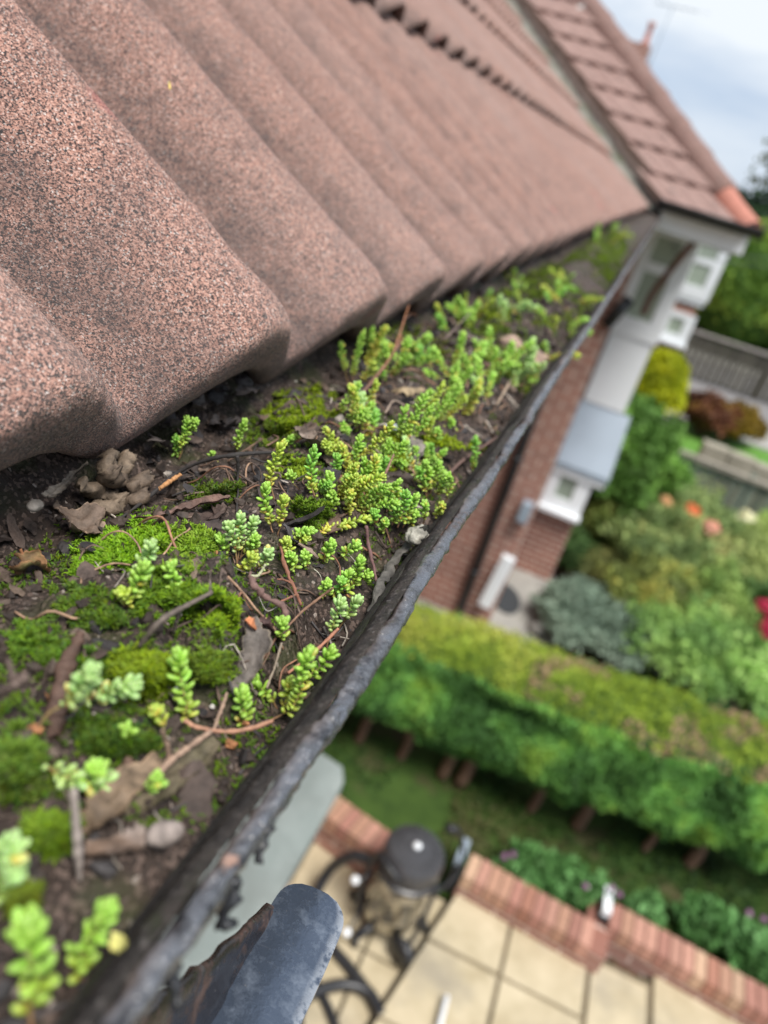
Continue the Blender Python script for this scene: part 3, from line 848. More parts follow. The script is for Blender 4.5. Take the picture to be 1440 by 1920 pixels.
# leaf mould: dark scraps between the tiles and the plants
mb = MB(); rng = np.random.default_rng(77); nl = 170
for k in range(nl):
    y = .12 + rng.random() ** 1.5 * .75; x = -.172 + abs(rng.normal(0, .022)) if k % 3 else rng.uniform(-.16, -.05)
    if x > -.048: continue
    L = rng.uniform(.0018, .0060) * (1 + .8 * y); W = L * rng.uniform(.4, .9); a = rng.uniform(0, 6.28); cu = rng.uniform(-1.4, 1.4); ti = rng.normal(0, .35)
    uu, vv = np.meshgrid(np.linspace(-1, 1, 8), np.linspace(-1, 1, 7), indexing='ij')
    pw = np.sqrt(np.clip(1.05 - uu ** 2, .02, 1)) * (1 + .35 * vnoise(np.stack([uu.ravel() * 2.4, np.sign(vv.ravel()), uu.ravel() * 0 + k], 1), 4).reshape(uu.shape))
    X_, Y_ = uu * L, vv * W * pw; Z_ = cu * (vv * pw) ** 2 * W * .5 + rng.uniform(-.6, .6) * uu ** 2 * L * .5 + vnoise(np.stack([uu.ravel() * 2, vv.ravel() * 2, uu.ravel() * 0 + k], 1), 8).reshape(uu.shape) * L * .16 + ti * X_
    G = np.stack([x + X_ * math.cos(a) - Y_ * math.sin(a), y + X_ * math.sin(a) + Y_ * math.cos(a), Z_ + float(soil_z(x, y)[0]) + .0012 + abs(ti) * L * .4], -1)
    c_ = np.array([(.045, .032, .027), (.075, .052, .042), (.035, .030, .03), (.11, .075, .055), (.14, .10, .075)][rng.choice(5, p=[.34, .28, .22, .11, .05])]) * rng.uniform(.8, 1.3)
    mb.grid(G, c_)
mb.build('leaf_mould', MT['litter'], kind='stuff', label='dark crumbled leaf scraps strewn over the soil')
# plant fibres
mb = MB()
for k in range(420):
    x = RNG.uniform(-.165, -.045); y = .06 + RNG.random() ** 1.4 * .75; L = RNG.uniform(.004, .017) * (1 + y); a = RNG.uniform(0, 6.28); b = a + RNG.uniform(-1.6, 1.6)
    p0 = np.array([x, y]); p1 = p0 + L * .5 * np.array([math.cos(a), math.sin(a)]); p2 = p1 + L * .5 * np.array([math.cos(b), math.sin(b)])
    pp = np.array([p0, p1, p2]); pp[:, 0] = np.clip(pp[:, 0], -.168, -.043); zz = soil_z(pp[:, 0], pp[:, 1]) + RNG.uniform(.0003, .003, 3)
    mb.tube(spline(np.column_stack([pp, zz]), 7), RNG.uniform(.00012, .00042) * (1 + y), 5, pal[RNG.integers(1, 6)] * RNG.uniform(.8, 2.0))
for k in range(130):
    y = .16 + RNG.random() ** 1.2 * .5; x = RNG.uniform(-.13, -.05); L = RNG.uniform(.010, .032); a = RNG.uniform(0, 6.28); pp = [np.array([x, y])]
    for q_ in range(4): a += RNG.normal(0, .55); pp.append(pp[-1] + L / 4 * np.array([math.cos(a), math.sin(a)]))
    pp = np.array(pp); pp[:, 0] = np.clip(pp[:, 0], -.168, -.05); zz = soil_z(pp[:, 0], pp[:, 1]) + np.array([.0003, .003, .005, .004, .001]) * RNG.uniform(.4, 1.4)
    mb.tube(spline(np.column_stack([pp, zz]), 14), RNG.uniform(.00022, .0005), 6, np.array([(.26, .13, .08), (.32, .20, .13), (.12, .08, .06)][k % 3]) * RNG.uniform(.7, 1.3))
mb.build('root_fibres', MT['litter'], kind='stuff', label='fine dry root fibres scattered over the soil')


def moss_shoots(mb, pos, size, col, rng, leaves=7, nrm=None):
    """each shoot a little star of pointed leaves"""
    n = len(pos)
    if n == 0: return
    phi = rng.uniform(0, 6.283, (n, 1)) + np.arange(leaves)[None] * 2.4 + rng.normal(0, .3, (n, leaves))
    el = rng.uniform(.25, 1.25, (n, leaves)); L = size * rng.uniform(.6, 1.35, (n, leaves))
    lean = rng.normal(0, .25, (n, 1, 3)) * np.array([1, 1, 0])
    d = np.stack([np.cos(phi) * np.cos(el), np.sin(phi) * np.cos(el), np.sin(el)], -1) + lean
    sd = np.stack([-np.sin(phi), np.cos(phi), phi * 0], -1)
    b = pos[:, None] + np.array([0, 0, 1]) * rng.uniform(-.2, .8, (n, leaves, 1)) * size
    w = (L * .15)[..., None]
    V = np.stack([b - sd * w, b + sd * w, b + d * L[..., None] * .6 + sd * w * .8, b + d * L[..., None] + np.array([0, 0, -.15]) * L[..., None], b + d * L[..., None] * .6 - sd * w * .8], 2)
    k = n * leaves
    F = np.array([[0, 1, 2, 3, 4]]) + (np.arange(k) * 5)[:, None]
    shade = rng.uniform(.65, 1.3, (n, 1, 1)) * np.array(col) * np.array([1, 1, 1]) + rng.normal(0, .01, (n, 1, 3))
    c = np.repeat(np.repeat(np.clip(shade, .005, 1), leaves, 1).reshape(-1, 3), 5, 0)
    mb.add(V.reshape(-1, 3), F, c)


for c in CUSH:
    px, py, rx, ry, tl, hh, ss, col, sp, lab = c
    rng = np.random.default_rng(int(px * 7 + py))
    b = at(px, py, z=H - .157); step = max(2.6, 2.9 * sp * ss / 1.6)
    n = int(rx * ry * 3.14 / step ** 2 * 1.15)
    r = np.sqrt(rng.random(n)) * (1.12 + .0 * rng.random(n)); a = rng.random(n) * 6.283
    qx, qy = r * rx * np.cos(a), r * ry * np.sin(a)
    keep = (vnoise(np.stack([qx / 17, qy / 12, qx * 0 + px], 1), 3) * .5 + .62) > r * (.62 if sp < .9 else .85)
    qx, qy = qx[keep], qy[keep]
    X, Yp = px + qx * math.cos(tl) - qy * math.sin(tl), py + qx * math.sin(tl) + qy * math.cos(tl)
    z = np.full(len(X), H - .156); pos = None
    dirs = np.array([ray(x, y) for x, y in zip(X, Yp)])
    for _ in range(4):
        pos = EYE + dirs * ((z - H) / dirs[:, 2])[:, None]
        z = soil_z(np.clip(pos[:, 0], -.2, -.042), pos[:, 1])
    pos = pos[(pos[:, 0] > -.2) & (pos[:, 0] < -.0425)]
    mb = MB(); moss_shoots(mb, pos, ss * .001, col, rng)
    if mb.n: mb.build('moss_cushion', MT['leafy'], smooth=False, label=lab, cat='moss', group='moss cushions in the gutter')
# thin moss everywhere the soil is damp
n = 24000; x = RNG.uniform(-.165, -.045, n); y = .07 + RNG.random(n) ** 1.9 * 2.2
k = fbm(np.stack([x * 26, y * 26, x * 0], 1), 3, 61) + .25 * vnoise(np.stack([x * 160, y * 160, x * 0], 1), 62)
m_ = k > .10 + .25 * np.clip((-.125 - x) / .02, 0, 1)
x, y = x[m_], y[m_]; z = soil_z(x, y)
mb = MB(); col = np.stack([np.full(len(x), .11), np.full(len(x), .18), np.full(len(x), .02)], 1)
near = y < .6
moss_shoots(mb, np.stack([x, y, z], 1)[near], .0015, (.12, .20, .02), RNG, 6)
moss_shoots(mb, np.stack([x, y, z], 1)[~near], .0042, (.13, .19, .02), RNG, 6)
mb.build('thin_moss', MT['leafy'], smooth=False, kind='stuff', label='thin green moss growing over the soil')

# ------------------------------------------------------------------ stonecrop
def leaf_proto(seg, hi):
    t = np.array([0, .10, .30, .55, .80, .94, 1.0]) if hi else np.array([0, .2, .6, .9, 1.0])
    r = np.array([.09, .17, .225, .255, .215, .12, 0.0]) if hi else np.array([.09, .22, .26, .15, 0.0])
    a = np.arange(seg) * 2 * math.pi / seg; n = len(t)
    V = np.zeros((n, seg, 3)); V[..., 0] = t[:, None]; V[..., 1] = r[:, None] * np.cos(a); V[..., 2] = r[:, None] * np.sin(a) * .82 + (t * t * .12)[:, None]
    i, j = np.meshgrid(np.arange(n - 1), np.arange(seg), indexing='ij')
    F = np.stack([i * seg + j, i * seg + (j + 1) % seg, (i + 1) * seg + (j + 1) % seg, (i + 1) * seg + j], -1).reshape(-1, 4)
    return V.reshape(-1, 3), F, np.repeat(t, seg)


LEAF_HI, LEAF_LO = leaf_proto(8, True), leaf_proto(6, False)
PALS = {  # leaf colour low on the shoot, high on the shoot, at the leaf tips
    'g': ((.40, .42, .06), (.25, .46, .05), (.36, .56, .11)), 'b': ((.38, .46, .12), (.29, .48, .13), (.44, .60, .26)),
    'y': ((.52, .44, .06), (.36, .47, .05), (.42, .54, .10)), 'd': ((.32, .40, .05), (.17, .40, .045), (.28, .52, .10)),
}


def sedum_leaves(mb, path, L, pal, rng, bare=.15, dens=.85, proto=LEAF_HI, up=None):
    P = spline(path, 40); T = np.gradient(P, axis=0); T /= np.linalg.norm(T, axis=1)[:, None]
    length = np.linalg.norm(np.diff(P, axis=0), axis=1).sum()
    nl_ = int(max(4, (1 - bare) * length / L * 6.0 * dens)); n = nl_ + 15
    V0, F0, t0 = proto; lo, hi, tp = [np.array(c) for c in PALS[pal]]
    Vs, Cs = [], []
    ref = np.array([.3, .5, .8])
    for i in range(n):
        u = bare + (1 - bare) * (i / nl_ * .80 if i < nl_ else .80 + .20 * ((i - nl_) / 14) ** .9)
        k = u * 39; k0 = min(int(k), 38); f = k - k0
        p = P[k0] * (1 - f) + P[k0 + 1] * f; t = T[k0]
        a_ = np.cross(t, ref); a_ /= np.linalg.norm(a_); b_ = np.cross(t, a_)
        ph = i * 2.3999 + rng.normal(0, .15); rad = a_ * math.cos(ph) + b_ * math.sin(ph)
        w = (u - bare) / (1 - bare + 1e-6)
        e = R(24) + rng.normal(0, .2) if w < .75 else R(20) + R(58) * ((w - .75) / .25) ** 1.1 + rng.normal(0, .12)
        d = rad * math.cos(e) + t * math.sin(e)
        ll = L * (.78 + .22 * w if w < .9 else 1 - .38 * (w - .9) / .1) * rng.uniform(.78, 1.18)
        wd = rng.uniform(.95, 1.2)
        s_ = np.cross(t, d); s_ /= np.linalg.norm(s_) + 1e-9; uu = np.cross(d, s_)
        if np.dot(uu, t) < 0: uu = -uu; s_ = -s_
        V = p + rad * L * .05 + (V0[:, :1] * d + V0[:, 1:2] * wd * s_ + V0[:, 2:3] * wd * uu) * ll
        c = lo + (hi - lo) * min(1, max(0, (w - .05) / .5)) ** .8
        if rng.random() < .10 * (1 - w) + (.08 if pal == 'y' else .01): c = np.array((.55, .42, .07))
        if w < .2 and rng.random() < .10: c = np.array((.45, .20, .08))
        c = c * rng.uniform(.72, 1.22) * np.array([rng.uniform(.9, 1.12), 1, 1])
        Vs.append(V); Cs.append(c[None] * (1 - (t0 ** 2)[:, None]) + (c * .35 + tp * .65)[None] * (t0 ** 2)[:, None])
    m = len(Vs)
    mb.add(np.vstack(Vs), (F0[None] + (np.arange(m) * len(V0))[:, None, None]).reshape(-1, 4), np.vstack(Cs))


def stem_tube(mb, path, r, col=(.30, .15, .09), tipcol=(.28, .34, .08)):
    P = spline(path, 18); w = np.linspace(0, 1, 18)[:, None]
    mb.tube(P, np.linspace(r, r * .65, 18), 7, np.array(col) * (1 - w) + np.array(tipcol) * w)


def sprig(label, shoots, group='stonecrop sprigs in the gutter', bend=.25):
    """shoots: list of (pixel path, leaf mm, palette, bare, lift list or None); the first pixel stands on the soil"""
    rng = np.random.default_rng(abs(hash(label)) % 99991 if False else sum(ord(c) * (i + 3) for i, c in enumerate(label)))
    paths = []
    for px, L, pal, bare, lift in shoots:
        b = onsoil(*px[0], lift=(lift[0] * .001 if lift else 0)); d = depth(b); q = [b]
        for k, p in enumerate(px[1:]):
            if lift: q.append(onsoil(*p, lift=lift[k + 1] * .001))
            else: q.append(at(*p, d=d * (1 - .012 * (k + 1))))
        paths.append(np.array(q))
    o = thing('stonecrop', label, 'plant', group); o.location = paths[0][0]
    lf = MB()
    for (px, L, pal, bare, lift), q in zip(shoots, paths):
        q = q - paths[0][0]
        q2 = spline(q, 8)
        q2 = q2 + fbm(np.column_stack([np.arange(8) * .6, np.full(8, px[0][0] * .1), np.zeros(8)]), 2, 5)[:, None] * np.array([.0012, .0008, .0]) * np.sin(np.linspace(0, math.pi, 8))[:, None]
        st = MB(); stem_tube(st, q2, L * .001 * .13); st.build('stem', MT['stem'], o)
        sedum_leaves(lf, q2, L * .00128, pal, rng, bare)
    lf.build('leaves', MT['sedum'], o)
    return o


S = lambda *a, L=3.0, p='g', bare=.12, lift=None: (list(a), L * 1.06, p, min(.7, bare + .10), lift)
sprig('biggest blurred stonecrop shoot, in the bottom left corner on an orange stem', [S((60, 1935), (62, 1850), (48, 1740), L=3.6, p='g', bare=.15)])
sprig('blurred stonecrop shoot leaning right beside the rim, with a yellow leaf near it', [S((150, 1840), (165, 1790), (200, 1705), L=3.0, p='g', bare=.05)])
sprig('pale bluish stonecrop cut by the left edge, above the two large blurred shoots', [S((-40, 1690), (-10, 1640), (22, 1592), L=3.3, p='b'), S((-30, 1700), (5, 1675), (20, 1640), L=3.3, p='b')])
sprig('pale creeping stonecrop lying along the soil above the grey needle', [S((50, 1425), (110, 1450), (165, 1468), (212, 1470), L=3.0, p='b', bare=.1, lift=(1, 4, 5, 5)), S((150, 1470), (165, 1462), (178, 1448), L=2.9, p='g', bare=.3, lift=(2, 5, 8))])
sprig('whitish green forked stonecrop rising from a brown bud at the left', [S((62, 1372), (105, 1330), (140, 1300), (172, 1262), L=2.9, p='b', bare=.32), S((120, 1320), (165, 1310), (205, 1298), (248, 1287), L=2.9, p='b', bare=.15)])
sprig('tallest upright green stonecrop, like a plaited spike, in front of the moss', [S((352, 1362), (345, 1310), (332, 1228), L=3.0, p='g', bare=.05)])
sprig('stonecrop stub with an orange base on the reddish runner', [S((456, 1362), (455, 1340), (455, 1302), L=2.8, p='g', bare=.05)])
sprig('lime green branching stonecrop leaning over the rim', [S((505, 1352), (545, 1325), (568, 1270), (578, 1222), L=2.8, p='g', bare=.12), S((555, 1300), (585, 1265), (622, 1222), L=2.8, p='g', bare=.15), S((520, 1330), (500, 1300), (470, 1275), L=2.8, p='g', bare=.1), S((530, 1335), (540, 1310), (545, 1285), L=2.8, p='y', bare=.1)])
sprig('tiny stonecrop seedling in dark moss below the spike', [S((222, 1392), (228, 1380), (235, 1368), L=2.3, p='g', bare=.2)])
sprig('small stonecrop tip at the end of the lower runner', [S((262, 1482), (275, 1475), (290, 1465), L=2.5, p='g', bare=.1)])
sprig('tiny stonecrop bud on a bent reddish stalk left of the spike', [S((318, 1412), (308, 1375), (294, 1335), L=2.0, p='y', bare=.7)])
sprig('stonecrop with grey green rosettes at the edge of the bright moss cushion', [S((238, 1140), (255, 1105), (270, 1062), L=2.6, p='g', bare=.1), S((262, 1080), (272, 1050), (285, 1022), L=2.5, p='b', bare=.0), S((232, 1138), (236, 1125), (228, 1112), L=2.3, p='y', bare=.1)])
sprig('single upright stonecrop rosette right of the bright moss cushion', [S((322, 1128), (328, 1100), (320, 1062), L=2.6, p='g', bare=.12)])
sprig('bushy blue green stonecrop on the soil hump behind the split leaf', [S((445, 1062), (440, 1020), (428, 985), L=2.4, p='b', bare=.2), S((445, 1055), (450, 1010), (450, 968), L=2.4, p='b', bare=.2), S((450, 1050), (462, 1010), (478, 975), L=2.4, p='b', bare=.2), S((440, 1045), (425, 1035), (412, 1010), L=2.3, p='g', bare=.2), S((448, 1050), (465, 1030), (480, 1010), L=2.3, p='g', bare=.2)])
sprig('stonecrop with a pale bent stalk hanging above the hollow', [S((478, 1072), (488, 1058), (502, 1036), L=2.4, p='b', bare=.3), S((442, 1072), (458, 1062), (475, 1045), L=2.4, p='y', bare=.2)])
sprig('fresh green double stonecrop shoot in the centre behind the blue green bush', [S((512, 1000), (500, 960), (498, 912), L=2.5, p='g', bare=.1), S((520, 1005), (528, 970), (532, 935), L=2.4, p='y', bare=.2)])
sprig('flat stonecrop lying over the grey twig in the centre', [S((535, 1012), (555, 1002), (582, 995), L=2.4, p='g', bare=.05), S((545, 1015), (560, 1012), (575, 1008), L=2.2, p='y', bare=.05)])
sprig('tiny stonecrop seedling with white roots in the middle of the gutter', [S((578, 1062), (574, 1052), (571, 1040), L=2.2, p='g', bare=.1)])
sprig('low stonecrop creeping along the brown stem in the middle', [S((530, 1045), (538, 1030), (535, 1015), L=2.2, p='y', bare=.1), S((545, 1075), (550, 1058), (542, 1040), L=2.2, p='g', bare=.1)])
sprig('two headed stonecrop lying left of the curled grey bark', [S((605, 1055), (615, 1042), (622, 1020), L=2.4, p='g', bare=.15), S((632, 1048), (648, 1038), (668, 1022), L=2.4, p='g', bare=.15)])
sprig('stonecrop with glossy rosettes touching the curled grey bark', [S((655, 1112), (665, 1085), (675, 1050), L=2.5, p='g', bare=.1), S((672, 1095), (680, 1085), (690, 1078), L=2.3, p='g', bare=.2), S((640, 1125), (650, 1105), (655, 1075), L=2.4, p='g', bare=.2)])
sprig('dark stonecrop spreading along a reddish stem toward the rim', [S((605, 1125), (612, 1110), (612, 1095), L=2.3, p='g', bare=.1), S((622, 1120), (635, 1105), (640, 1090), L=2.3, p='d', bare=.1)])
sprig('pale twin stonecrop heads on a stalk just inside the rim', [S((612, 1215), (625, 1180), (640, 1130), L=2.7, p='b', bare=.35), S((635, 1180), (650, 1155), (670, 1128), L=2.7, p='b', bare=.3)])
sprig('small stonecrop head between the split grey leaf and the rim', [S((525, 1225), (528, 1200), (530, 1168), L=2.4, p='g', bare=.4)])
sprig('stonecrop under the second tile beside the dark crumpled leaves', [S((335, 862), (345, 830), (350, 785), L=2.3, p='g', bare=.25), S((335, 860), (332, 845), (330, 820), L=2.1, p='d', bare=.1), S((345, 825), (358, 805), (366, 790), L=2.1, p='g', bare=.3)])
sprig('short upright stonecrop left of the olive moss cushion', [S((442, 850), (448, 825), (458, 790), L=2.3, p='g', bare=.1)])
sprig('very small stonecrop tip behind the black twig', [S((398, 868), (399, 860), (400, 850), L=1.8, p='g', bare=.1)])
sprig('tall stonecrop climbing left of the centre clump', [S((515, 940), (505, 900), (512, 870), (530, 832), L=2.4, p='y', bare=.1), S((518, 850), (530, 835), (548, 822), L=2.2, p='g', bare=.1)])
sprig('dark green stonecrop column in front of the tan curled leaf', [S((590, 932), (585, 895), (590, 842), L=2.4, p='d', bare=.1)])
sprig('second dark green stonecrop column right of the tan curled leaf', [S((622, 905), (628, 885), (632, 855), L=2.2, p='d', bare=.1)])
sprig('little stonecrop bud on a bare stalk left of the centre clump', [S((560, 918), (552, 905), (545, 890), L=1.9, p='g', bare=.5)])
sprig('yellowing stonecrop in the centre clump leaning left', [S((655, 895), (648, 865), (640, 835), L=2.3, p='y', bare=.1), S((650, 890), (665, 860), (675, 820), L=2.3, p='g', bare=.1)])
sprig('stonecrop runner with yellow leaves reaching up to the white flecks', [S((660, 870), (690, 845), (715, 820), (735, 795), L=2.2, p='y', bare=.05)])
sprig('dense stonecrop heart of the centre clump', [S((690, 925), (690, 895), (682, 862), L=2.3, p='g', bare=.05), S((700, 925), (705, 895), (705, 862), L=2.3, p='g', bare=.05), S((680, 930), (668, 910), (660, 885), L=2.3, p='y', bare=.05), S((690, 930), (678, 900), (695, 872), L=2.2, p='g', bare=.05)])
sprig('fat stonecrop rosette at the left of the centre clump', [S((610, 955), (618, 925), (618, 892), L=2.6, p='g', bare=.05), S((605, 950), (595, 930), (585, 912), L=2.3, p='y', bare=.1), S((645, 945), (655, 915), (652, 895), L=2.2, p='g', bare=.1)])
sprig('stonecrop with yellow lower leaves in front of the reddish stick', [S((665, 950), (675, 920), (690, 905), L=2.3, p='y', bare=.05), S((690, 955), (700, 930), (712, 910), L=2.2, p='g', bare=.05)])
sprig('stonecrop shoot pointing right from the centre clump', [S((700, 960), (720, 930), (748, 905), L=2.4, p='g', bare=.05), S((730, 965), (740, 945), (748, 925), L=2.2, p='y', bare=.05)])
sprig('yellow stonecrop runner lying left to right below the centre clump', [S((590, 1002), (625, 990), (655, 982), (695, 968), L=2.2, p='y', bare=.02, lift=(2, 4, 5, 7))])
sprig('small dark stonecrop rosette at the end of the yellow runner', [S((700, 985), (702, 975), (702, 962), L=2.3, p='d', bare=.1)])
sprig('crisp upright stonecrop cluster behind the curled grey bark', [S((745, 990), (755, 955), (762, 925), L=2.4, p='d', bare=.05), S((755, 990), (768, 955), (780, 932), L=2.4, p='g', bare=.05), S((735, 985), (742, 965), (745, 945), L=2.3, p='d', bare=.05), S((770, 985), (775, 975), (778, 962), L=2.3, p='g', bare=.05)])
sprig('low stonecrop rosette between clump and curled bark', [S((718, 1002), (719, 990), (720, 978), L=2.2, p='g', bare=.1)])
sprig('stonecrop near the rim with a yellow green rosette', [S((792, 985), (795, 965), (797, 945), L=2.3, p='g', bare=.2), S((815, 975), (822, 960), (828, 948), L=2.3, p='y', bare=.1)])
sprig('round headed stonecrop clump right of the moss wedge', [S((800, 935), (795, 900), (785, 880), L=2.3, p='d', bare=.1), S((805, 930), (815, 895), (822, 868), L=2.3, p='g', bare=.1), S((802, 932), (802, 905), (805, 880), L=2.3, p='g', bare=.1), S((808, 935), (825, 915), (835, 890), L=2.2, p='g', bare=.15)])
sprig('slender stonecrop shoot close inside the rim', [S((828, 952), (842, 930), (845, 905), (838, 890), L=2.2, p='g', bare=.25)])
sprig('lone bright stonecrop standing at the rim above the reddish stalk', [S((888, 905), (890, 870), (892, 820), L=2.3, p='d', bare=.25)])
sprig('stonecrop upright behind the round headed clump', [S((808, 872), (805, 850), (808, 835), L=2.2, p='d', bare=.05)])
sprig('forked stonecrop below the third tile', [S((655, 720), (645, 690), (640, 645), L=2.5, p='g', bare=.35), S((660, 720), (665, 680), (682, 622), L=2.5, p='g', bare=.1), S((680, 725), (690, 700), (700, 682), L=2.5, p='y', bare=.1)])
sprig('long yellow green stonecrop left of the reddish twig', [S((630, 790), (645, 760), (672, 720), L=2.4, p='g', bare=.2), S((640, 800), (660, 795), (690, 782), L=2.2, p='g', bare=.5)])
sprig('yellow based stonecrop right of the reddish twig', [S((692, 782), (695, 755), (705, 715), L=2.4, p='y', bare=.05), S((690, 780), (684, 760), (680, 745), L=2.3, p='y', bare=.1)])
for k, (a, b, c, lab) in enumerate((((752, 838), (770, 800), (800, 740), 'first stonecrop of the leaning row behind the white flecks'), ((790, 818), (800, 780), (832, 718), 'leaning stonecrop tallest of the row behind the white flecks'),
                                    ((820, 800), (838, 765), (862, 722), 'leaning stonecrop at the right of the row behind the white flecks'), ((742, 830), (748, 800), (762, 765), 'stonecrop leaning left behind the white flecks'),
                                    ((800, 848), (806, 815), (808, 785), 'stonecrop with a yellow foot above the moss wedge'), ((838, 835), (842, 810), (845, 788), 'small stonecrop above the olive moss ledge'), ((770, 780), (790, 750), (808, 735), 'stonecrop with pinkish leaf in the leaning row'))):
    sprig(lab, [S(a, b, c, L=2.5, p='gyg'[k % 3], bare=.05), S((a[0] + 12, a[1] - 2), (b[0] + 14, b[1] + 6), (c[0] + 10, c[1] + 22), L=2.4, p='ggy'[k % 3], bare=.05)])

# copies fill the blurred carpet further along
protos = []
for v in range(8):
    rng = np.random.default_rng(900 + v); mb = MB()
    for s in range(1 + v % 3):
        hh = rng.uniform(.012, .022); lean = rng.uniform(-.009, .009, 2) + (s * .004)
        pth = np.array([[s * .003, 0, -.002], [s * .003 + lean[0] * .5, lean[1] * .4, hh * .55], [s * .003 + lean[0], lean[1], hh]])
        P = spline(pth, 14); w = np.linspace(0, 1, 14)[:, None]
        mb.tube(P, np.linspace(.0004, .00025, 14), 5, np.array((.3, .15, .09)) * (1 - w) + np.array((.28, .34, .08)) * w)
        sedum_leaves(mb, pth, .0034, 'ggydbgyg'[v], rng, .05, .9, LEAF_LO)
    me = mb.mesh('stonecrop'); me.materials.append(MT['sedum']); protos.append(me)
PATCH = [
    (660, 905, 85, 60, 26, .85, 'small stonecrop tips filling the gaps of the centre clump'),
    (800, 905, 45, 40, 7, .85, 'small stonecrop tips among the clump beside the moss ledge'),  # px, py, rx, ry, count, scale, label
    (740, 690, 70, 40, 16, 1.15, 'blurred stonecrop of the carpet behind the reddish twig'),
    (850, 605, 55, 32, 14, 1.25, 'blurred stonecrop of the clump below the fourth tile'),
    (900, 690, 45, 26, 10, 1.25, 'blurred stonecrop of the carpet left of the pale lumpy clod'),
    (975, 715, 32, 24, 10, 1.2, 'blurred stonecrop by the rim below the pale lumpy clod'),
    (700, 800, 60, 35, 7, 1.0, 'stonecrop of the carpet around the white flecks'),
    (865, 735, 60, 45, 14, 1.1, 'blurred stonecrop scattered before the dark hollow by the rim'),
    (960, 570, 55, 40, 14, 1.25, 'blurred stonecrop of the far clump before the bare clod'),
    (1060, 560, 45, 30, 12, 1.3, 'blurred stonecrop of the far clump beside the rim'),
    (1040, 650, 34, 30, 8, 1.4, 'blurred stonecrop above the pale lumpy clod near the rim'),
    (1150, 455, 45, 22, 14, 1.5, 'farthest blurred stonecrop at the end of the gutter'),
]
for px, py, rx, ry, cnt, sc, lab in PATCH:
    for k in range(int(cnt * .72 + .5)):
        rng = np.random.default_rng(int(px * 31 + py + k * 7))
        r = math.sqrt(rng.random()); a = rng.random() * 6.283
        p = onsoil(px + rx * r * math.cos(a), py + ry * r * math.sin(a))
        if p[0] > -.046 or p[0] < -.17: continue
        o = D.objects.new('stonecrop', protos[int(rng.integers(0, 8))]); COL.objects.link(o)
        o.location = p; o.rotation_euler = (rng.normal(0, .45), rng.normal(0, .45) + .2, rng.uniform(0, 6.28)); s = sc * rng.uniform(.8, 1.25); o.scale = (s, s, s)
        tag(o, lab, 'plant', lab.replace('blurred stonecrop', 'stonecrops'))


# ------------------------------------------------------------------ twigs, stalks, dead leaves
def twig(name, label, pix, rad, col, lifts, cat='twig', extra=(), lumps=.25, seg=9, tipcol=None, n=40, group=None):
    """pix on the soil raised by lifts (mm); extra: further branches as (pix, rad, lifts)"""
    o = thing(name, label, cat, group) if extra else None
    def one(pix, rad, lifts, nm, parent):
        P = spline([onsoil(*p, lift=l * .001) for p, l in zip(pix, lifts)], n)
        r = np.interp(np.linspace(0, 1, n), np.linspace(0, 1, len(rad)), rad) * .001
        r = r * (1 + lumps * fbm(np.column_stack([np.arange(n) * .55, np.full(n, pix[0][0]), np.zeros(n)]), 3, 8))
        P = P + fbm(np.column_stack([np.arange(n) * .35, np.full(n, pix[0][1]), np.zeros(n)]), 2, 9)[:, None] * np.array([.4, .2, .5]) * r.mean() * lumps * 2
        c = np.array(col)[None] * np.ones((n, 1))
        if tipcol is not None: w = np.linspace(0, 1, n)[:, None]; c = c * (1 - w) + np.array(tipcol) * w
        m = MB(); m.tube(P, r, seg, c)
        m.V[0] += (fbm(m.V[0] * 700, 2, 3) * r.mean() * lumps * .6)[:, None]
        return m.build(nm, MT['stem'], parent)
    if not extra:
        return tag(one(pix, rad, lifts, name, None), label, cat, group)
    one(pix, rad, lifts, 'stalk', o)
    for e in extra: one(*e, 'branch', o)
    return o


BLK, GRY, RED, TAN = (.035, .03, .028), (.20, .17, .15), (.22, .10, .075), (.38, .28, .18)
twig('twig', 'forked black twig with a looped end lying in front of the tiles', [(222, 975), (275, 935), (330, 888), (390, 862), (450, 852), (522, 848)], [.5, .75, .8, .8, .9, .5], BLK, [1, 5, 9, 11, 11, 11],
     extra=[([(445, 855), (446, 900), (444, 962)], [.7, .5, .35], [11, 6, 1]), ([(470, 858), (500, 866), (522, 850)], [.4, .4, .4], [10, 9, 11])])
twig('bare_wood', 'orange strip of bare wood on the forked black twig', [(298, 917), (318, 903), (338, 890)], [.85, .95, .85], (.48, .24, .10), [7.2, 8.2, 9.2], cat='twig')
twig('twig', 'reddish twig standing up with a hooked tip in front of the third tile', [(660, 762), (700, 712), (735, 665), (755, 610), (766, 572)], [.9, 1.0, 1.0, .7, .3], (.13, .08, .065), [1, 8, 16, 26, 33], tipcol=(.40, .17, .08),
     extra=[([(760, 598), (772, 588), (782, 592)], [.35, .3, .2], [29, 30, 29]), ([(738, 660), (752, 642), (752, 628)], [1.1, .9, .3], [17, 20, 22])])
twig('stick', 'thick dark brown bark stick with a broken end at the left', [(92, 1392), (108, 1330), (122, 1260), (150, 1186)], [2.6, 2.3, 2.2, 1.7], (.10, .058, .042), [-1, 2, 4, 7], cat='stick', lumps=.3, seg=12)
twig('twig', 'arched grey brown twig over the moss in front of the single rosette', [(262, 1212), (300, 1165), (345, 1138), (395, 1112)], [.55, .85, .8, .6], (.14, .11, .09), [3, 11, 14, 12],
     extra=[([(395, 1112), (393, 1090), (390, 1070)], [.6, .45, .3], [12, 14, 16]), ([(335, 1145), (330, 1170), (325, 1185)], [.7, .5, .3], [13, 7, 3])])
twig('needle', 'pale grey needle standing upright above the fat seed', [(150, 1650), (146, 1590), (138, 1480)], [.4, 1.15, .8], (.30, .25, .22), [2, 8, 20], cat='twig', lumps=.12)
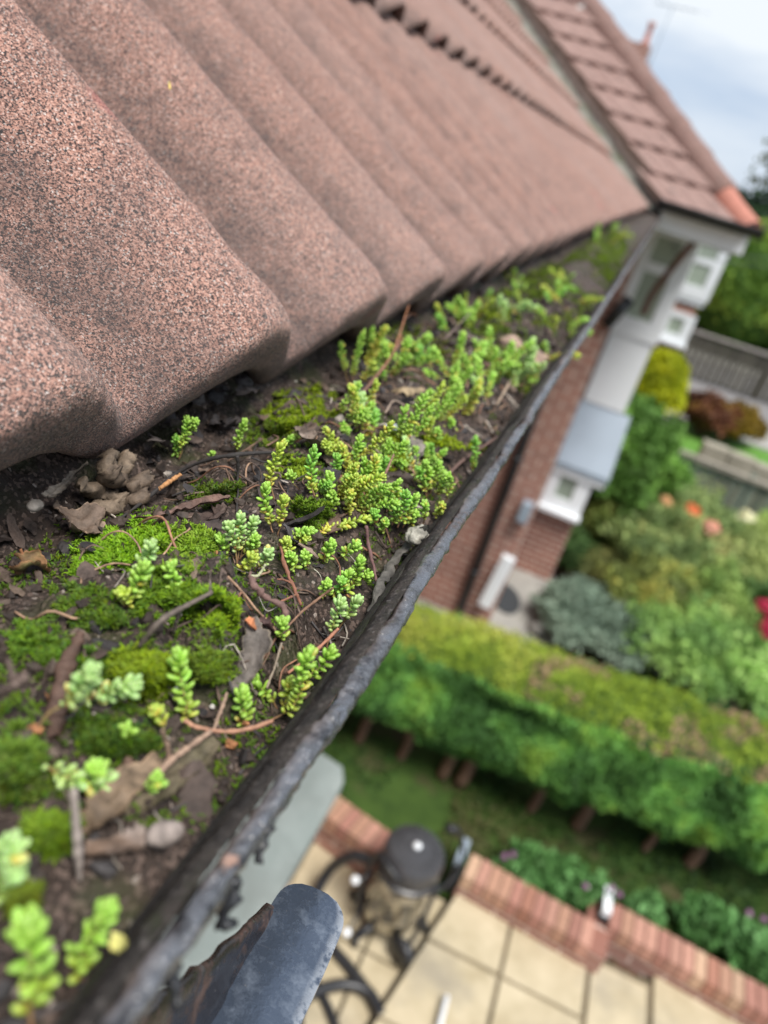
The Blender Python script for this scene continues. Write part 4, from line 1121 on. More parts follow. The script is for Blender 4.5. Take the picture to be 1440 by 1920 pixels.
twig('stalk', 'purplish stalk lying against the curled grey bark', [(686, 985), (694, 1035), (710, 1105)], [.75, .75, .6], (.17, .09, .085), [6, 6, 4], cat='twig')
twig('stalk', 'reddish stick poking up out of the centre clump', [(712, 915), (724, 885), (738, 852)], [.55, .6, .35], (.28, .15, .12), [5, 10, 14], cat='twig')
twig('stalk', 'tan curved stalk beside the moss wedge', [(695, 838), (712, 850), (722, 875), (720, 900)], [.5, .5, .5, .4], (.30, .24, .16), [7, 8, 7, 5], cat='twig')
twig('twig', 'long brown twig bent over the gutter rim', [(826, 906), (860, 870), (905, 838), (960, 802), (984, 786)], [.9, 1.0, 1.0, 1.05, .9], (.14, .085, .07), [3, 7, 9, 13, 15])
twig('root', 'knobbly pink brown root curling across the hollow', [(468, 1072), (474, 1095), (500, 1118), (528, 1140), (535, 1172), (530, 1205)], [.7, .95, 1.1, 1.1, 1.0, .6], (.17, .10, .085), [6, 7, 7, 7, 7, 5], cat='root', lumps=.5)
twig('stalk', 'reddish brown stalk in the middle of the gutter', [(525, 1020), (534, 1060), (548, 1095), (565, 1135)], [.5, .65, .6, .5], (.27, .12, .075), [7, 7, 6, 3], cat='twig',
     extra=[([(548, 1095), (535, 1088), (520, 1086)], [.4, .35, .3], [6, 6, 6]), ([(555, 1115), (540, 1122), (526, 1128)], [.4, .4, .35], [5, 5, 4])])
twig('stalk', 'thin brown stalk leading to the dark stonecrop by the rim', [(540, 1175), (565, 1148), (598, 1122), (625, 1102)], [.35, .5, .5, .4], (.25, .14, .09), [3, 8, 10, 11], cat='twig')
twig('runner', 'reddish runner linking the spike and the lime green stonecrop', [(345, 1350), (372, 1364), (420, 1372), (470, 1366), (510, 1352)], [.55, .6, .6, .6, .6], (.42, .22, .14), [7, 8, 9, 10, 12], cat='stem')
twig('runner', 'grey pink runner slanting down to the small tip', [(395, 1372), (358, 1398), (325, 1422), (295, 1452), (270, 1480)], [.7, .75, .85, .75, .5], (.36, .24, .17), [8, 8, 8, 6, 4], cat='stem',
     extra=[([(320, 1425), (312, 1395), (304, 1370)], [.55, .5, .4], [7, 13, 19]), ([(400, 1370), (415, 1330), (425, 1300)], [.5, .45, .4], [8, 10, 10])])
twig('stalk', 'red stalk carrying the pale twin heads up from the runner', [(540, 1262), (575, 1235), (605, 1208), (635, 1178)], [.55, .6, .55, .5], (.42, .19, .12), [8, 10, 13, 18], cat='stem')
twig('stalk', 'short pale stalk below the small head near the split leaf', [(500, 1290), (515, 1250), (528, 1205)], [.4, .4, .4], (.30, .24, .18), [4, 8, 12], cat='stem')
twig('stalk', 'reddish stalk of the lone stonecrop at the rim', [(852, 936), (870, 915), (888, 892)], [.5, .5, .4], (.38, .17, .12), [7, 9, 9], cat='stem')
twig('stalk', 'pale bare stalk under the stonecrop above the hollow', [(470, 1080), (485, 1078), (498, 1058)], [.45, .5, .4], (.42, .42, .26), [7, 8, 12], cat='stem')
twig('thread', 'white root thread below the tiny seedling', [(588, 1066), (600, 1078), (606, 1100)], [.12, .12, .1], (.6, .58, .45), [5, 5, 3], cat='root', n=20, seg=5)
twig('thread', 'white root thread in front of the knobbly root', [(485, 1118), (500, 1145), (520, 1138)], [.12, .12, .1], (.6, .55, .5), [6, 3, 4], cat='root', n=20, seg=5)
twig('stalk', 'blurred brown stub at the left edge of the near soil', [(-20, 1312), (18, 1290), (52, 1268)], [1.2, 1.1, 1.3], (.12, .085, .07), [8, 14, 16], cat='twig', extra=[([(30, 1285), (20, 1255), (14, 1235)], [.9, .7, .4], [14, 18, 20])])
twig('stalk', 'dry tan grass stalk in the far gutter soil', [(932, 758), (945, 735), (958, 712)], [.6, .9, .6], (.40, .30, .22), [3, 6, 7], cat='twig', n=16)
twig('stalk', 'bent dry stalk behind the tan leaf', [(722, 775), (738, 752), (758, 760)], [.5, .5, .4], (.34, .26, .2), [4, 9, 8], cat='twig', n=16)
twig('stalk', 'blurred pale stalk bridging the tile and the soil far along', [(815, 650), (850, 620), (905, 560)], [.5, .6, .6], (.22, .16, .14), [6, 14, 18], cat='twig', n=16)


def dead_leaf(name, label, pix, lifts, widths, col, curl, col2=None, cat='leaf', mat='litter', seed=1, crumple=.0012, face=(0, 0, 1), n=30, edge=None):
    """a blade along a pixel path; widths in mm; curl in radians across the blade"""
    P = spline([onsoil(*p, lift=l * .001) for p, l in zip(pix, lifts)], n)
    w = np.interp(np.linspace(0, 1, n), np.linspace(0, 1, len(widths)), widths) * .001
    T = np.gradient(P, axis=0); T /= np.linalg.norm(T, axis=1)[:, None]
    up = np.array(face, float); S_ = np.cross(T, up); S_ /= np.linalg.norm(S_, axis=1)[:, None]; U = np.cross(S_, T)
    m = 15; v = np.linspace(-1, 1, m); G = np.zeros((n, m, 3)); C = np.zeros((n, m, 3))
    ee = 1 + .34 * np.array([fbm(np.column_stack([np.arange(n) * .55, np.full(n, seed + 40.0 * q), np.zeros(n)]), 4, seed) for q in (0, 1)])
    ee[:, [0, -1]] = 1
    for i in range(n):
        cu = curl if np.isscalar(curl) else np.interp(i / (n - 1), np.linspace(0, 1, len(curl)), curl)
        rr = w[i] / max(abs(cu), .05)
        for j in range(m):
            a = v[j] * abs(cu) * ee[0 if v[j] < 0 else 1, i]
            G[i, j] = P[i] + S_[i] * rr * math.sin(a) + U[i] * rr * (1 - math.cos(a)) * (1 if cu > 0 else -1)
    k = fbm(G.reshape(-1, 3) * 210, 3, seed).reshape(n, m)
    k2 = np.abs(fbm(G.reshape(-1, 3) * 95 + 5, 2, seed + 9).reshape(n, m))
    G = G + U[:, None] * (k2[..., None] - .3) * crumple * 1.3 + U[:, None] * k[..., None] * crumple + U[:, None] * (np.exp(-(v / .1) ** 2) * .0004)[None, :, None]
    c1 = np.array(col); c2 = np.array(col2 if col2 is not None else col)
    f = np.clip(.5 + .9 * fbm(G.reshape(-1, 3) * 130, 3, seed + 3).reshape(n, m), 0, 1)[..., None]
    C = c1 * (1 - f) + c2 * f
    if edge is not None: C[:, [0, -1]] = np.array(edge)
    N = -np.cross(np.gradient(G, axis=0), np.gradient(G, axis=1)); N /= np.linalg.norm(N, axis=2)[..., None] + 1e-12
    mb = MB(); mb.grid(G, C); B = G - N * .00035; mb.grid(B[:, ::-1], C[:, ::-1])
    return mb.build(name, MT[mat], label=label, cat=cat)


dead_leaf('dead_leaf', 'curled orange brown leaf alone on the bare soil at the left', [(92, 1072), (68, 1058), (44, 1062), (38, 1078)], [1, 5, 5, 1], [.6, 4.5, 5.5, 1.5], (.19, .10, .045), 1.5, (.17, .15, .06), seed=4, crumple=.0005, edge=(.38, .20, .10))
twig('leaf_stalk', 'orange stalk sticking up from the curled orange brown leaf', [(52, 1050), (44, 1040), (38, 1030)], [.5, .55, .4], (.30, .13, .06), [4, 6, 8], cat='twig', n=12)
dead_leaf('dead_leaf', 'crumpled brown leaf with a pale torn edge under the nearest tile', [(98, 950), (135, 975), (175, 985), (190, 1000)], [8, 6, 4, 1], [2, 7, 8, 3], (.10, .07, .05), .8, (.17, .12, .09), seed=8, crumple=.0022, edge=(.33, .23, .16))
dead_leaf('dead_leaf', 'long reddish brown rolled leaf below the forked twig', [(252, 972), (300, 968), (345, 952), (390, 940), (432, 932)], [3, 4, 6, 7, 6], [.6, 1.2, 2.3, 2.4, 1.0], (.19, .115, .09), 1.0, (.13, .08, .065), seed=12, crumple=.0008)
dead_leaf('dead_leaf', 'dark leaf tucked under the long reddish brown rolled leaf', [(330, 985), (365, 975), (400, 965), (425, 950)], [0, 2, 3, 4], [2, 5, 5, 2], (.075, .05, .042), .5, (.11, .075, .06), seed=13)
dead_leaf('dead_leaf', 'split grey leaf with an orange torn end in the near soil', [(468, 1158), (478, 1200), (470, 1245), (440, 1300)], [9, 8, 5, 2], [2.2, 4.6, 4.0, 1.6], (.17, .145, .125), .9, (.09, .075, .065), seed=16, crumple=.0010, edge=(.30, .25, .19))
dead_leaf('leaf_scrap', 'orange torn flake at the end of the split grey leaf', [(462, 1160), (472, 1168), (480, 1180)], [10, 11, 10], [1.0, 2.0, .8], (.50, .21, .09), .6, (.42, .16, .07), seed=17, crumple=.0004)
dead_leaf('dead_leaf', 'dark purple curled leaf behind the split grey leaf', [(482, 1165), (502, 1172), (512, 1190)], [7, 8, 5], [1.0, 3.0, 1.0], (.07, .035, .035), 1.2, (.09, .05, .045), seed=18, crumple=.0005)
dead_leaf('dead_leaf', 'broad tan leaf under the runner near the fat seed', [(150, 1560), (200, 1520), (255, 1462), (318, 1418)], [2, 4, 6, 6], [1.5, 3.6, 4.2, 1.5], (.22, .155, .10), .8, (.12, .08, .05), seed=21, crumple=.0016, edge=(.33, .22, .14))
dead_leaf('dead_leaf', 'mossy dark leaf right of the broad tan leaf', [(240, 1525), (300, 1480), (360, 1432), (405, 1392)], [1, 2, 3, 5], [1.5, 4.2, 4.2, 1.5], (.10, .085, .05), .7, (.15, .12, .075), seed=22, crumple=.0013)
dead_leaf('dead_leaf', 'tan curled leaf behind the dark green column', [(556, 805), (580, 822), (604, 848), (622, 872)], [8, 7, 5, 3], [1.5, 5, 5.5, 2], (.24, .185, .145), .9, (.16, .12, .095), seed=24, crumple=.0013)
dead_leaf('dead_leaf', 'brown flat leaf under the fat rosette', [(580, 1000), (610, 985), (635, 965)], [1, 2, 3], [2, 6, 2], (.16, .10, .075), .3, (.12, .08, .06), seed=25)
dead_leaf('dead_leaf', 'pale brown hooded leaf in the blurred carpet', [(735, 735), (762, 728), (795, 728)], [9, 12, 9], [1, 5, 2], (.30, .22, .13), -1.1, (.22, .16, .09), seed=26, crumple=.0007)
dead_leaf('dead_leaf', 'grey leaf standing between the moss wedge and the round headed clump', [(772, 815), (780, 845), (782, 872)], [14, 10, 4], [2, 5, 3], (.22, .19, .165), .6, (.15, .13, .11), seed=27)
dead_leaf('dead_leaf', 'dark grey leaf fragment in the middle below the double shoot', [(528, 985), (545, 1000), (560, 1018)], [5, 5, 3], [1.5, 3.6, 1.0], (.11, .10, .105), .5, (.08, .07, .07), seed=28)
dead_leaf('splinter', 'pale splinter beside the flat stonecrop', [(560, 1018), (578, 1030), (598, 1045)], [6, 5, 4], [.6, 1.3, .4], (.36, .27, .20), .3, (.25, .18, .14), cat='splinter', seed=29, crumple=.0003)
for k, (a, b, c, w, lab) in enumerate((((335, 770), (365, 760), (400, 768), 7, 'black crumpled leaf nearest the tile edge'), ((370, 735), (400, 725), (430, 740), 7, 'black glossy leaf under the second tile'), ((420, 745), (455, 735), (490, 728), 5, 'brown grey leaf curled toward the olive moss'),
                                      ((300, 800), (330, 790), (352, 812), 6, 'dark leaf behind the stonecrop under the tile'), ((385, 800), (415, 795), (450, 790), 5, 'dark grey leaf behind the short stonecrop'), ((270, 845), (292, 825), (320, 840), 6, 'dark brown leaf right of the worm casts'))):
    dead_leaf('dead_leaf', lab, [a, b, c], [3, 6 + k % 3 * 2, 3], [1.5, w, 1.5], (.05, .042, .042), .8 - .2 * (k % 3), (.085, .07, .064), seed=40 + k, crumple=.0022)
# curled strip of bark against the rim
dead_leaf('bark_curl', 'curled strip of grey ridged bark lying against the rim', [(690, 1148), (706, 1098), (738, 1045), (775, 1002), (800, 985)], [4, 8, 10, 11, 11], [3.0, 4.2, 4.2, 4.0, 2.6], (.14, .128, .112), [-1.9, -1.75, -1.6, -1.9, -2.2], (.085, .078, .07), cat='bark', seed=31, crumple=.0013, face=(-.75, 0, .65), n=60)
mb = MB(); c = onsoil(782, 1003, .011); V = IV4 * np.array([.0045, .0062, .0042]); V += (fbm(V * 330, 4, 71) * .0016)[:, None] * IV4; mb.add(V + c, IF4, (.34, .32, .27)); mb.build("curled_bark", MT['litter'], label='pale knobbly end of the curled bark touching the rim', cat='bark')
# winged seeds
def seed_key(label, pix, lifts, widths, col, col2, seed):
    o = thing('seed_key', label, 'seed')
    w = dead_leaf('wing', None, pix[:3], lifts[:3], widths, col2, .5, col, seed=seed, crumple=.0007); w.parent = o; del w['category']
    c = onsoil(*pix[3], lift=lifts[3] * .001); d = onsoil(*pix[3], lift=lifts[3] * .001) - onsoil(*pix[1], lift=lifts[1] * .001); d /= np.linalg.norm(d)
    s = np.cross(d, [0, 0, 1]); s /= np.linalg.norm(s); u = np.cross(s, d); L = widths[-1] * .001
    V = (IV4[:, :1] * d * 1.35 + IV4[:, 1:2] * s + IV4[:, 2:] * u * .75) * L; V += (fbm(V * 420 + 3, 3, seed) * .0003)[:, None] * IV4
    m = MB(); m.add(V + c, IF4, col); m.build('kernel', MT['litter'], o)
    return o


seed_key('fat grey winged seed lying beside the rim near the bottom', [(160, 1592), (210, 1585), (272, 1572), (308, 1563)], [2, 3, 5, 6], [1.5, 2.4, 3.2], (.25, .205, .18), (.13, .085, .06), 51)
seed_key('grey winged seed leaning out from under the nearest tile', [(168, 870), (130, 900), (90, 930), (66, 948)], [12, 11, 9, 7], [1.2, 1.8, 2.5], (.15, .135, .12), (.13, .11, .09), 53)
# lump of worm casts
mb = MB()
for k, (pix, lf, r) in enumerate((([(150, 908), (190, 925), (232, 938)], [4, 5, 4], 3.3), ([(196, 862), (203, 890), (232, 905)], [9, 9, 7], 3.4), ([(238, 850), (230, 880), (222, 905)], [10, 9, 8], 3.0), ([(240, 918), (262, 905), (282, 890)], [7, 8, 7], 3.3),
                              ([(172, 948), (205, 955), (235, 945)], [2, 3, 3], 3.0), ([(240, 940), (262, 935), (272, 925)], [4, 5, 5], 3.0), ([(205, 850), (200, 870), (210, 890)], [10, 10, 9], 2.8))):
    P = spline([onsoil(*p, lift=l * .001) for p, l in zip(pix, lf)], 28); rr = r * .001 * (.45 + .6 * np.sin(np.linspace(.25, math.pi - .25, 28)) ** .6)
    n0 = len(mb.V); mb.tube(P, rr, 14, (.125, .09, .064) if k % 2 else (.16, .118, .082)); mb.V[-1] = mb.V[-1] + fbm(mb.V[-1] * 260, 5, 60 + k, .62)[:, None] * .0013
mb.build('worm_casts', MT['litter'], label='pale brown coiled worm casts heaped under the nearest tile', cat='worm casts')
# clods and flakes further along
def clod(name, label, px, py, size, col, seed, lift=0, cat='clod', sq=(1, 1, .7), mat='litter', rough=.3):
    c = onsoil(px, py, lift); s = np.array(sq) * size; V = IV4 * (1 + rough * fbm(IV4 * 1.6 + seed, 4, seed))[:, None] * s
    m = MB(); m.add(V + c, IF4, col); return m.build(name, MT[mat], label=label, cat=cat)


clod('clod', 'pale lumpy clod in the carpet, left lump', 955, 648, .012, (.36, .25, .19), 3, .003); clod('clod', 'pale lumpy clod next to the rim, right lump', 995, 672, .014, (.34, .24, .18), 4, .002)
clod('clod', 'smooth tan clod lying bare far along the gutter', 1092, 522, .062, (.30, .235, .18), 5, -.014, sq=(.55, 1.3, .42), rough=.16)
clod('white_fleck', 'left white fleck on the dark leaf in the carpet', 729, 800, .0021, (.8, .8, .8), 6, .006, cat='fleck'); clod('white_fleck', 'right and larger white fleck in the carpet', 744, 802, .0027, (.8, .8, .8), 7, .006, cat='fleck')
clod('stone', 'grey stone in the black leaf heap under the second tile', 405, 742, .006, (.10, .095, .10), 8, .002, cat='stone'); clod('stone', 'second dark lump under the tile edge near the heap', 455, 715, .006, (.07, .06, .06), 9, .002, cat='stone')
for k, (px, py, lab) in enumerate(((213, 1137, 'orange bud scale left of the grey green rosettes'), (399, 1038, 'orange seed husk by the blue green bush'), (456, 1352, 'orange husk below the stub on the runner'), (82, 1308, 'pale orange flake beside the thick bark stick'), (66, 1366, 'brown bud at the root of the whitish stonecrop'), (432, 1395, 'orange brown bud hanging below the runner'))):
    clod('bud_scale', lab, px, py, .0014, (.38, .17, .075), 20 + k, .0012, cat='bud', sq=(1.1, .8, .8), rough=.6)
for k, (px, py) in enumerate(((330, 1292), (398, 1325), (470, 1005), (160, 1245), (555, 715), (300, 1565))):
    clod('grit', 'pale speck of grit on the moss or soil', px, py, .0007, (.62, .58, .52), 30 + k, .003, cat='grit').__setitem__('group', 'pale grit specks')
dead_leaf('yellow_leaf', 'small yellow leaf resting on the rim beside the blurred shoot', [(206, 1778), (220, 1768), (236, 1760)], [16, 17, 17], [.6, 2.0, .6], (.52, .50, .16), .4, (.55, .48, .14), seed=33, crumple=.0002, n=12)
p = at(318, 160, z=H - .0); r_ = ray(318, 160)
t_ = np.dot(np.array([EX, 0, EZ]) - EYE, NV) / np.dot(r_, NV); p = EYE + r_ * t_ * .985
mb = MB(); V = IV4 * np.array([.0006, .0006, .0006]); V = V + np.outer(IV4[:, 2], SV * .003 + np.array([0, .003, 0])); mb.add(V + p, IF4, (.6, .45, .12)); mb.build('grass_fleck', MT['litter'], label='tiny yellow fleck of grass on the second tile', cat='fleck')

# ================================================================== garden below
G0 = 0.0
mb = MB(); mb.add([(-900, -900, -.16), (900, -900, -.16), (900, 900, -.16), (-900, 900, -.16)], np.array([[0, 1, 2, 3]])); mb.build('ground', MT['earth'], kind='structure')
mb = MB(); n = 50
X, Y = np.meshgrid(np.linspace(-8, 12, 60), np.linspace(3.7, 6.4, 24)); Z = fbm(np.stack([X.ravel(), Y.ravel(), X.ravel() * 0], 1) * 1.3, 3, 91).reshape(X.shape) * .03 - .01
mb.grid(np.stack([X, Y, Z], -1)[:, ::-1]); mb.build('lawn', MT['turf'], kind='structure')
mb = MB(); mb.box((-8, -3, -.15), (12, 3.72, -.06)); mb.build('patio_base', MT['joint'], kind='structure', smooth=False)
# sandstone slabs: a lower strip by the wall, a higher terrace to the right
E0, E1 = at(870, 1650, z=.10)[:2], at(690, 1930, z=.10)[:2]
ed = (E1 - E0) / np.linalg.norm(E1 - E0)
def edge_x(y): return E0[0] + ed[0] * (y - E0[1]) / ed[1]
mb = MB(); rng = np.random.default_rng(5)
for yy0 in np.arange(3.68, -2, -.6):
    y1, y0 = yy0 - .012, yy0 - .6 + .012; x = -3.0 + (.2 if int(yy0 * 10) % 2 else 0)
    while x < 1:
        xa, xb = x + .012, x + .588; x += .6
        lim0, lim1 = edge_x(y0) - .035, edge_x(y1) - .035
        if xa > min(lim0, lim1) - .06: continue
        mb.poly([(xa, y0), (min(xb, lim0), y0), (min(xb, lim1), y1), (xa, y1)], -.058, .0 + rng.uniform(-.003, .003))
mb.build('lower_patio', MT['slab'], kind='structure', smooth=False)
mb = MB()
xj = [0.0, .80, 1.325, 1.725, 2.35, 2.95, 3.6, 4.2]
for a, b in zip(xj[:-1], xj[1:]):
    top = 3.72 if a < 1.7 else 3.95
    ylist = [top, 3.28, 2.7, 2.1, 1.5, .9, .3, -.3, -.9, -1.5] if a < 1.3 else [top, 2.9, 2.3, 1.7, 1.1, .5, -.1, -.7, -1.3]
    for y1, y0 in zip(ylist[:-1], ylist[1:]):
        g = .014 if a < 1.3 else .022
        xa0, xa1 = (edge_x(y0) + .01, edge_x(y1) + .01) if a == 0 else (a + g, a + g)
        mb.poly([(xa0, y0 + g), (b - g, y0 + g), (b - g, y1 - g), (xa1, y1 - g)], -.058, .10 + rng.uniform(-.004, .004))
mb.build('terrace', MT['slab'], kind='structure', smooth=False)
mb = MB(); mb.poly([(edge_x(3.7) + .04, 3.7), (4.3, 3.9), (4.3, -2), (edge_x(-2) + .04, -2)], -.059, .072); mb.build('terrace_bed', MT['joint'], kind='structure', smooth=False)


def brick_coping(name, label, A, B, z, nb, w=.20, h=.30, back=(0, 1, 0)):
    """low wall of bricks on edge; A, B on the front top edge"""
    o = thing(name, label, 'wall', None); A = np.array([A[0], A[1], z]); B = np.array([B[0], B[1], z]); d = B - A; L = np.linalg.norm(d); d /= L; bk = np.array([-d[1], d[0], 0])
    m = MB(); rng = np.random.default_rng(int(abs(A[0]) * 100) + 77); pal = np.array([(.38, .18, .125), (.43, .24, .165), (.48, .31, .21), (.35, .17, .13), (.45, .24, .18)])
    for i in range(nb):
        c = A + d * (L * (i + .5) / nb) + bk * w / 2; t = rng.uniform(-.003, .003)
        m.obox(c - bk * w / 2 + [0, 0, -.055 + t], c + bk * w / 2 + [0, 0, -.055 + t], L / nb - .010, (0, 0, 1), .11, pal[rng.integers(0, 5)] * rng.uniform(.85, 1.1))
    m.build('coping', MT['redbrick'], o, smooth=False)
    m = MB(); c = A + bk * w / 2; m.obox(c + [0, 0, -.114 - (h - .114) / 2 + .0], c + d * L + [0, 0, -.114 - (h - .114) / 2], w * .86, (0, 0, 1), h - .116, (.27, .13, .09)); m.build('courses', MT['brick_x'], o, smooth=False)
    m = MB(); c = A + bk * w / 2; m.obox(c + d * .005 + [0, 0, -.062], c + d * (L - .005) + [0, 0, -.062], w * .9, (0, 0, 1), .08, (.3, .25, .2)); m.build('mortar_bed', MT['mortar'], o, smooth=False)
    return o


ka = at(612, 1545, z=.3); kb = at(722, 1612, z=.3)
brick_coping('brick_edging', 'low brick on edge wall behind the vacuum cleaner, beside the flat roof', ka + np.array([-.9, .22, 0]), kb + (kb - ka) * .25, .3, 18)
brick_coping('brick_edging', 'low brick on edge wall between vacuum cleaner and step', at(868, 1640, z=.3), at(1108, 1778, z=.3), .3, 11)
brick_coping('brick_edging', 'low brick on edge wall right of the step, running out of the photo', at(1140, 1735, z=.3), at(1140, 1735, z=.3) + (at(1440, 1905, z=.3) - at(1140, 1735, z=.3)) * 2.2, .3, 28)
mb = MB(); s0, s1 = at(1108, 1778, z=.3), at(1140, 1735, z=.3); mb.obox(s0 + [.03, .02, -.18], s1 + [-.03, .25, -.18], .16, (0, 0, 1), .26); mb.build('brick_pier', MT['brick_y'], label='short sunken brick return joining the two low walls at the step', cat='wall', smooth=False)
for (px, py, lab) in ((866, 1628, 'grey capped end block on the middle low brick wall, by the vacuum cleaner'), (1142, 1722, 'pale grey end block on the right low brick wall, by the step')):
    p = at(px, py, z=.3); o = thing('end_block', lab, 'block')
    m = MB(); m.box(p + [-.06, -.02, -.22], p + [.0, .22, .0]); m.build('body', MT['black'], o, smooth=False)
    m = MB(); m.box(p + [-.058, .0, .002], p + [-.004, .20, .05]); m.build('cap', MT['white'] if px > 1000 else MT['slate'], o, smooth=False)

# ------------------------------------------------------------------ foliage
def cloud(mb, P, size, cols, rng, up=.4, asp=.55):
    n = len(P)
    d = rng.normal(0, 1, (n, 3)) + np.array([0, 0, up]); d /= np.linalg.norm(d, axis=1)[:, None]
    a = np.cross(d, rng.normal(0, 1, (n, 3))); a /= np.linalg.norm(a, axis=1)[:, None] + 1e-9; b = np.cross(d, a)
    s = (size * rng.uniform(.6, 1.4, n))[:, None]
    V = np.stack([P - a * s, P - b * s * asp + d * s * .15, P + a * s, P + b * s * asp + d * s * .15], 1)
    mb.add(V.reshape(-1, 3), np.array([[0, 1, 2, 3]]) + (np.arange(n) * 4)[:, None], np.repeat(cols, 4, 0))


def pick(rng, n, pal, P=None, sc=2.0):
    pal = np.array(pal); k = rng.random(n)
    if P is not None: k = np.clip(.5 + .75 * fbm(P * sc, 3, 17) + .25 * rng.normal(0, 1, n) * .6, 0, .999)
    i = k * (len(pal) - 1); i0 = i.astype(int); f = (i - i0)[:, None]
    return (pal[i0] * (1 - f) + pal[np.minimum(i0 + 1, len(pal) - 1)] * f) * rng.uniform(.8, 1.2, (n, 1))


def bush(name, label, c, rad, pal, n, size, cat='shrub', group=None, seed=1, core=True, lump=.35, stem=True, flowers=None):
    rng = np.random.default_rng(seed); o = thing(name, label, cat, group); c = np.array(c, float); rad = np.array(rad, float)
    d = rng.normal(0, 1, (n, 3)); d[:, 2] = np.abs(d[:, 2]) * 1.0 - .12; d /= np.linalg.norm(d, axis=1)[:, None]
    k = 1 + lump * fbm(d * 2.1 + seed, 4, seed); r = (.62 + .42 * rng.random(n) ** .6) * k
    P = c + d * r[:, None] * rad
    m = MB(); cloud(m, P, size, pick(rng, n, pal, P, 1.6 / max(rad[0], .3)), rng)
    if core:
        dd = IV4; kk = .62 * (1 + lump * fbm(dd * 2.1 + seed, 4, seed)); m.add(c + dd * kk[:, None] * rad, IF4, np.array(pal[0]))
    m.build('foliage', MT['foliage'], o, smooth=False)
    if stem:
        m = MB()
        for q in range(5):
            a = rng.uniform(0, 6.28); m.tube(spline([[c[0] + .08 * math.cos(a), c[1] + .08 * math.sin(a), min(0, c[2])], c + [rad[0] * .3 * math.cos(a), rad[1] * .3 * math.sin(a), rad[2] * .2], c + [rad[0] * .6 * math.cos(a), rad[1] * .6 * math.sin(a), rad[2] * .5]], 8), np.linspace(.03, .01, 8) * max(1, rad[2]), 7, (.14, .10, .07))
        m.build('stem', MT['bark'], o)
    return o


def blooms(name, label, spots, col, r, group=None, cat='flower'):
    for (px, py, z, lab) in spots:
        c = at(px, py, z=z); o = thing(name, lab, cat, group); rng = np.random.default_rng(int(px)); m = MB()
        for k in range(26):
            d = rng.normal(0, 1, 3); d[2] = abs(d[2]); d /= np.linalg.norm(d)
            a = np.cross(d, [0, 0, 1.0]); a /= np.linalg.norm(a) + 1e-6; b = np.cross(d, a); q = c + d * r * rng.uniform(.35, .9)
            V = [q - a * r * .5, q - b * r * .35 + d * r * .12, q + a * r * .5, q + b * r * .35 + d * r * .12]; m.add(V, np.array([[0, 1, 2, 3]]), np.array(col) * rng.uniform(.8, 1.15))
        m.build('petals', MT['flower'], o, smooth=False)
        m = MB(); m.tube(spline([c, c + [.02, .01, -z * .5], c + [.05, .02, -z]], 8), .006, 6, (.08, .16, .04)); m.build('stalk', MT['bark'], o)


# clipped hedge between the two gardens
hg = thing('hedge', 'long clipped green hedge with bare brown trunks between the gardens', 'hedge')
rng = np.random.default_rng(21); n = 60000
u = rng.random(n); xh = -2.6 + u * 7.4
def hfar(x): return 5.22 + .20 * (x + .3) * .85
def hnear(x): return 4.42 + .16 * (x + .7) * .9 - .05 * np.sin(x * 1.3)
side = rng.random(n)
yf, yn = hfar(xh), hnear(xh); top = 1.15
P = np.zeros((n, 3)); cols = np.zeros((n, 3))
bump_ = fbm(np.stack([xh * 1.6, xh * 0, xh * 0], 1), 3, 5)
t = rng.random(n)
isT = side < .40
P[isT] = np.stack([xh, yn + (yf - yn) * t, top + .03 * rng.normal(0, 1, n) + bump_ * .05 - .10 * (np.abs(t - .5) * 2) ** 4], 1)[isT]
isN = (side >= .40) & (side < .86)
zz = .34 + (top - .34) * t ** .9; lowz = .30 + .22 * fbm(np.stack([xh * 2.7, xh * 0 + 3, xh * 0], 1), 2, 6)
P[isN] = np.stack([xh, yn - .05 - .10 * np.sin(math.pi * t) + .10 * fbm(np.stack([xh * 3, zz * 3, xh * 0], 1), 3, 7) + .12 * (1 - t), np.maximum(zz, lowz)], 1)[isN]
isF = side >= .86
P[isF] = np.stack([xh, yf + .05 * rng.normal(0, 1, n), .3 + .8 * t], 1)[isF]
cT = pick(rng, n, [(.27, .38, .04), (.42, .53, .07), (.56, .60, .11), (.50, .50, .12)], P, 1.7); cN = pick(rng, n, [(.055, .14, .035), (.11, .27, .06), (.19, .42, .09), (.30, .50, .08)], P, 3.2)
brown = (fbm(np.stack([P[:, 0] * 2.6, P[:, 1] * 4, P[:, 0] * 0], 1), 3, 25) > .18) & (P[:, 0] > .35) & isT & (rng.random(n) < .8)
cT[brown] = np.array([(.52, .36, .22)]) * rng.uniform(.7, 1.15, (brown.sum(), 1))
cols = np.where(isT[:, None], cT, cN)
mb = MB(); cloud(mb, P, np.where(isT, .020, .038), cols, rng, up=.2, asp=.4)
for a in np.linspace(-2.6, 4.7, 30):
    pass
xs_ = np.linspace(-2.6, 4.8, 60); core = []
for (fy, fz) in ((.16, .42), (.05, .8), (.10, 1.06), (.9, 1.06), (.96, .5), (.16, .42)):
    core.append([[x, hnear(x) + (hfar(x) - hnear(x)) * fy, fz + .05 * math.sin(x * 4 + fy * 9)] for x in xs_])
mb.grid(np.array(core), (.05, .12, .03)); mb.build('foliage', MT['foliage'], hg, smooth=False)
